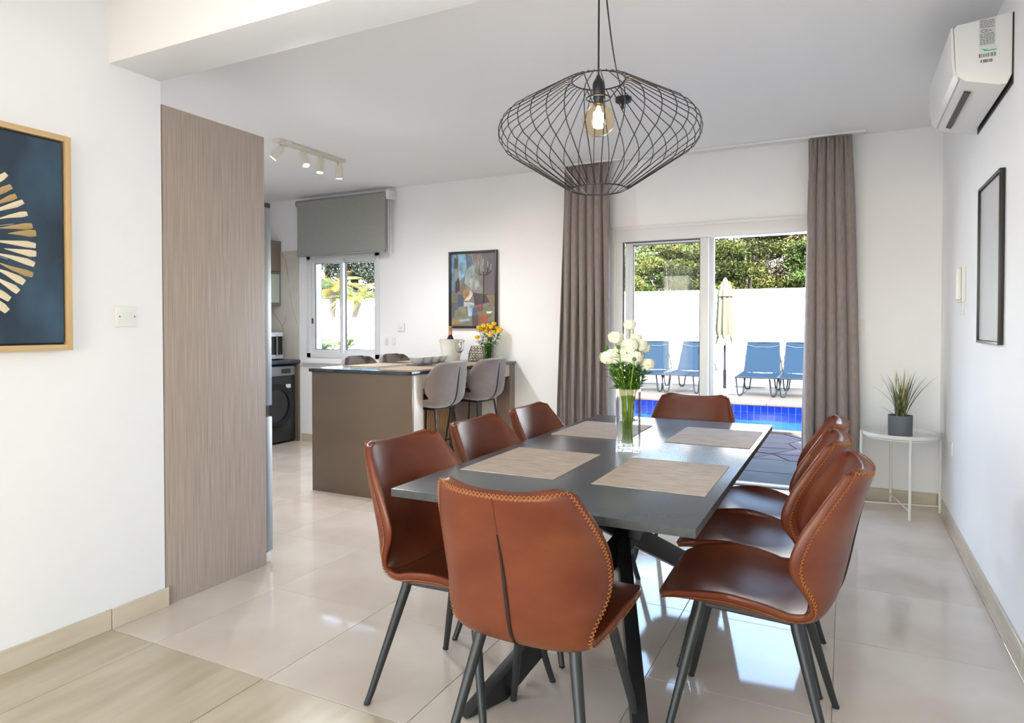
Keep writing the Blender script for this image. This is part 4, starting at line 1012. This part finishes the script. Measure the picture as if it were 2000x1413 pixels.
# sun loungers
fr = mat('dark_grey_tube', '#161b20', .6, spec=.05); sl = bpy.data.materials.new('blue_mesh_fabric'); sl = mat('blue_mesh_fabric', '#121d28', .7, spec=0); 
def make_lounger():
    t = thing('sun_lounger', 'x', 'sun lounger', (0, 0, DZ), 0, 'blue sun loungers along the pool wall')
    w = .31; zs = .30; yb = 1.16; top = (1.50, .82)
    b = MB()
    for s_ in (-1, 1): b.tube([(s_*w, .0, zs), (s_*w, yb, zs+.01), (s_*w, 1.75, zs)], .014, 8)
    b.tube([(-w, 0, zs), (w, 0, zs)], .014, 8); b.tube([(-w, 1.75, zs), (w, 1.75, zs)], .014, 8); b.build('frame', fr, t)
    b = MB()
    for s_ in (-1, 1): b.tube([(s_*(w-.02), yb, zs+.01), (s_*(w-.05), top[0], top[1])], .012, 8)
    b.tube([(-w+.05, top[0], top[1]), (w-.05, top[0], top[1])], .012, 8)
    bf = b.build('back_frame', fr, t)
    for s_ in (-1, 1): MB().tube([(s_*w, 1.62, zs), (s_*(w-.03), 1.34, .60)], .01, 8).build('back_strut', fr, t)
    for yy in (.10, 1.30):
        for s_ in (-1, 1): MB().tube([(s_*w, yy-.05, zs), (s_*(w-.025), yy-.03, .05), (s_*(w-.04), yy-.02, .012), (s_*(w-.085), yy+.02, .012), (s_*(w-.10), yy+.03, .05), (s_*(w-.13), yy+.05, zs)], .012, 8).build('leg', fr, t)
    n_ = 8; v = []
    for i in range(n_+1):
        y = .02+(yb-.02)*i/n_; v += [(-w+.012, y, zs+.012), (0, y, zs-.004), (w-.012, y, zs+.012)]
    MB().add(v, [(3*i+k, 3*i+k+1, 3*i+k+4, 3*i+k+3) for i in range(n_) for k in range(2)]).build('seat_sling', sl, t)
    v = []
    for i in range(n_+1):
        q = i/n_; y = yb+(top[0]-yb)*q; z = zs+.01+(top[1]-zs-.01)*q; ww = w-.02-.03*q; v += [(-ww, y-.012, z), (0, y+.008, z), (ww, y-.012, z)]
    MB().add(v, [(3*i+k, 3*i+k+1, 3*i+k+4, 3*i+k+3) for i in range(n_) for k in range(2)]).build('back_sling', sl, t)
    q = .87; y = yb+(top[0]-yb)*q; z = zs+(top[1]-zs)*q
    MB().tube([(-w+.05, y-.02, z+.015), (-.12, y-.014, z-.015), (.12, y-.014, z-.015), (w-.05, y-.02, z+.015)], .006, 6).build('head_cushion_seam', mat('navy_seam', '#1e2c3a', .7), t)
    return t
lg = make_lounger()
for i, (x, y, a, lb) in enumerate([(-1.235, 10.98, 2, 'blue mesh sun lounger standing right beside the closed parasol, past the open door gap'), (-.60, 10.99, 2, 'blue mesh sun lounger half hidden by the curtain edge'),
                      (-2.42, 10.98, 0, 'blue mesh sun lounger behind the sliding door stile, beside the parasol'), (-3.02, 11.0, 8, 'blue mesh sun lounger turned slightly, behind the white flowers')]):
    if i == 0: lg.location = (x, y, DZ); lg.rotation_euler = (0, 0, D(a)); lg['label'] = lb
    else: dup(lg, (x, y, DZ), D(a), lb)

# trees ------------------------------------------------------------
def foliage_mesh(name, blobs, n_, size, m, seed):
    rs = np.random.RandomState(seed); wts = np.array([b[3]*b[4]*b[5] for b in blobs]); wts = wts/wts.sum()
    idx = rs.choice(len(blobs), n_, p=wts); B = np.array(blobs)[idx]
    d_ = rs.normal(size=(n_, 3)); d_ /= np.linalg.norm(d_, axis=1)[:, None]; rr = rs.uniform(.1, 1, n_)**.5
    # clump
    c = B[:, :3]+d_*rr[:, None]*B[:, 3:6]
    c += (np.sin(c*7.3+1.3)*.5)*size*2.2
    a = rs.normal(size=(n_, 3)); a /= np.linalg.norm(a, axis=1)[:, None]; e = rs.normal(size=(n_, 3)); e -= a*np.sum(a*e, axis=1)[:, None]; e /= np.linalg.norm(e, axis=1)[:, None]
    L = size*rs.uniform(.7, 1.5, n_)[:, None]; wd = L*.33
    v = np.stack([c-a*L, c-e*wd, c+a*L, c+e*wd], 1).reshape(-1, 3)
    me = bpy.data.meshes.new(name); me.vertices.add(len(v)); me.vertices.foreach_set('co', v.ravel())
    me.loops.add(n_*4); me.loops.foreach_set('vertex_index', np.arange(n_*4)); me.polygons.add(n_); me.polygons.foreach_set('loop_start', np.arange(n_)*4); me.polygons.foreach_set('loop_total', np.full(n_, 4))
    me.update(); me.validate()
    for q in (m if isinstance(m, list) else [m]): me.materials.append(q)
    if isinstance(m, list): me.polygons.foreach_set('material_index', np.where(rs.uniform(size=n_) < .7, idx*7 % len(m), rs.choice(len(m), n_)).astype(np.int32))
    return me
LG = {
 'olive': [mat('leaf_olive', '#2b2f13', .6, spec=.05), mat('leaf_olive_light', '#3d401d', .6, spec=.05), mat('leaf_olive_dark', '#1b1e0d', .6, spec=.05)],
 'grey': [mat('leaf_grey_green', '#262d27', .6, spec=.05), mat('leaf_grey_light', '#353b2d', .6, spec=.05), mat('leaf_deep', '#161c19', .6, spec=.05)],
 'bright': [mat('leaf_bright', '#2e3a1a', .6, spec=.05), mat('leaf_bright_light', '#3f4623', .6, spec=.05), mat('leaf_bright_dark', '#1f2913', .6, spec=.05)],
 'brown': [mat('leaf_dry', '#2f2a20', .6, spec=.05), mat('leaf_dry_light', '#3c3726', .6, spec=.05), mat('leaf_dry_dark', '#1c1916', .6, spec=.05), mat('leaf_dry_green', '#2a2c19', .6, spec=.05)]}
bark = noisy(mat('grey_bark', '#3a322c', .9), '#4e463e', 8, stretch=(3, 3, .6))
RB = random.Random(31)
def make_tree(kind, seed, H, Wd, low, n_=9000, size=.07):
    R = random.Random(seed); bl = []
    for k in range(38):
        z = low+(H-low)*(k+.5)/38*R.uniform(.9, 1.05); q = math.sin(PI*min(1, max(.12, (z-low*.6)/(H-low*.6))))**.6
        a = R.uniform(0, 2*PI); rr = Wd*.5*q*R.uniform(.25, .95)
        bl.append((rr*math.cos(a), rr*math.sin(a), z, Wd*.115*R.uniform(.7, 1.3), Wd*.115*R.uniform(.7, 1.3), (H-low)*.065*R.uniform(.7, 1.3)))
    fm = foliage_mesh('foliage', bl, n_, size, LG[kind], seed)
    tb = MB(); tb.tube([(0, 0, -.4), (R.uniform(-.1, .1), 0, H*.4), (R.uniform(-.2, .2), 0, H*.9)], [.02*H+.02, .014*H+.01, .01], 8); tmsh = tb.mesh('trunk', bark)
    bb = MB()
    for q in bl[::3]: bb.tube([(0, 0, max(.2, q[2]*.55)), (q[0]*.6, q[1]*.6, q[2]*.85), (q[0], q[1], q[2])], [.02*H*.4+.008, .012, .004], 5)
    return fm, tmsh, bb.mesh('branches', bark)
def place_tree(name, proto, x, y, z, s, rz, label, cat, group):
    t = thing(name, label, cat, (x, y, z), rz, group); t.scale = (s, s, s)
    o = link('foliage', proto[0], t); o['kind'] = 'stuff'; link('trunk', proto[1], t); link('branches', proto[2], t)
bush = {k: make_tree(k, i+1, 3.0, 2.8, .3, 26000, .032) for i, k in enumerate(('olive', 'bright'))}
tall = {k: make_tree(k, i+11, 6.5, 4.6, 1.8, 26000, .05) for i, k in enumerate(('grey', 'brown', 'bright'))}
TB = [('olive', -6.3, 15.6, 1.0, 'olive green bush behind the garden wall, at the hinge side of the fixed glass door'), ('bright', -5.0, 16.6, 1.12, 'yellowish green bush behind the garden wall, above the white flowers'),
      ('olive', -3.6, 15.2, 1.02, 'olive green bush behind the garden wall, seen through the middle of the closed door pane'), ('bright', -2.7, 16.4, 1.15, 'bright green bush behind the garden wall, just behind the parasol tip'),
      ('olive', -1.9, 15.3, 1.16, 'olive green bush behind the garden wall, filling the centre of the open door gap'), ('bright', -.4, 15.8, 1.1, 'bright green bush behind the garden wall, next to the grey curtain'),
      ('olive', .9, 16.2, 1.1, 'olive green bush behind the garden wall, hidden partly by the pleated curtain'), ('olive', -7.8, 16.3, 1.05, 'olive green bush behind the garden wall, beside the folded curtain')]
for k, x, y, s, lb in TB: place_tree('bush', bush[k], x, y, 0, s, RB.uniform(0, 6), lb, 'bush', 'bushes behind the garden wall')
TT = [('grey', -6.4, 20.5, 1.0, 'tall grey green tree with sky gaps, over the fixed glass door'), ('grey', -4.6, 22.5, .95, 'grey green tree behind the yellowish bush'),
      ('bright', -4.4, 19.2, .82, 'mid green tree by the top of the central door stile'), ('brown', -1.9, 18.8, .92, 'brownish dry tree over the open door gap, above the parasol'),
      ('brown', -.2, 19.6, 1.0, 'brownish dry tree with bare twigs near the grey curtain top'), ('grey', -3.0, 24, 1.2, 'tall grey green tree farthest back, behind the door stile'), ('brown', 1.5, 20, 1.1, 'brownish dry tree at the curtain side, mostly hidden'),
      ('grey', -15.2, 18.2, 1.05, 'dark grey green tree seen through the kitchen window, over the palm'), ('bright', -17.6, 19.5, 1.0, 'bright green tree through the kitchen window, behind the palm trunk'), ('grey', -13.2, 17.2, .95, 'grey green tree through the kitchen window, nearest its right stile'), ('bright', -16.2, 17.0, .8, 'mid green tree through the kitchen window, between two palms')]
for k, x, y, s, lb in TT: place_tree('tree', tall[k], x, y, 0, s, RB.uniform(0, 6), lb, 'tree', 'trees beyond the garden wall')
# palms outside kitchen window
pg = [noisy(mat('palm_leaf', '#3c4d0c', .5), '#5e5b13', 3), mat('palm_gold', '#725b12', .5), mat('palm_green', '#2d4311', .5)]
def frond(b, a, L, lift, droop, wl):
    d_ = Vector((math.cos(a), math.sin(a), 0)); p = Vector((0, 0, 0)); th = lift; n_ = 20; pts = []
    for i in range(n_+1):
        pts.append(p.copy()); p = p+(d_*math.cos(th)+Vector((0, 0, math.sin(th))))*L/n_; th -= droop/n_
    s_ = Vector((-math.sin(a), math.cos(a), 0))
    b.tube([tuple(q) for q in pts[::4]], [.008, .007, .005, .004, .003, .002][:len(pts[::4])], 5)
    for i in range(3, n_+1):
        for k in (0,):
            q = pts[i].lerp(pts[min(i+1, n_)], k); t = i/n_; ll = wl*math.sin(PI*min(.97, .12+.85*t))
            tan = (pts[min(i+1, n_)]-pts[i-1]).normalized()
            for sg in (-1, 1):
                e_ = (s_*sg*.8+tan*.6+Vector((0, 0, -.12))).normalized(); m_ = q+e_*ll*.5; w_ = tan*.007
                b.add([q-w_*.6, q+w_*.6, m_+w_*1.1, m_-w_*1.1, q+e_*ll+Vector((0, 0, -ll*.22))], [(0, 1, 2, 3), (3, 2, 4)])
def palm(x, y, z, Ht, nf, L, label, seed, lean=0, name='palm_tree', mats=(0, 1, 2), wl=.3):
    R = random.Random(seed); t = thing(name, label, 'palm', (x, y, z), 0)
    if Ht > .1:
        tb = MB(); tb.tube([(0, 0, -.1), (lean*.4, 0, Ht*.4), (lean, 0, Ht)], [.055, .05, .075], 10); tb.build('trunk', bark, t)
    for k in range(nf):
        b = MB(); frond(b, 2*PI*k/nf+R.uniform(-.2, .2), L*R.uniform(.8, 1.1), R.uniform(.35, 1.4), R.uniform(1.0, 1.9), wl)
        b.build('frond', pg[mats[R.randrange(len(mats))]], t, loc=(lean, 0, Ht), smooth=False)
palm(-8.28, 9.3, 1.3, .60, 30, .66, 'yellow green palm with cut stubs on its trunk, outside the kitchen window', 1, wl=.17)
palm(-7.86, 9.35, 1.3, .40, 26, .68, 'golden tipped palm outside the kitchen window, behind its sliding sash', 2, lean=.12, mats=(0, 0, 2, 1), wl=.15)
palm(-6.84, 8.0, .70, .22, 14, .48, 'low spiky green palm plant under the golden tipped palm', 3, name='cycad', mats=(2, 0), wl=.10)
palm(-7.30, 8.0, .70, .22, 14, .48, 'low spiky dark green palm plant under the palm with cut stubs', 4, name='cycad', mats=(2,), wl=.10)
struct('planting_bed', MB().box(-14, -5.2, 7.6, 8.5, -.2, .5), mat('bed_soil', '#3d342c', .9))
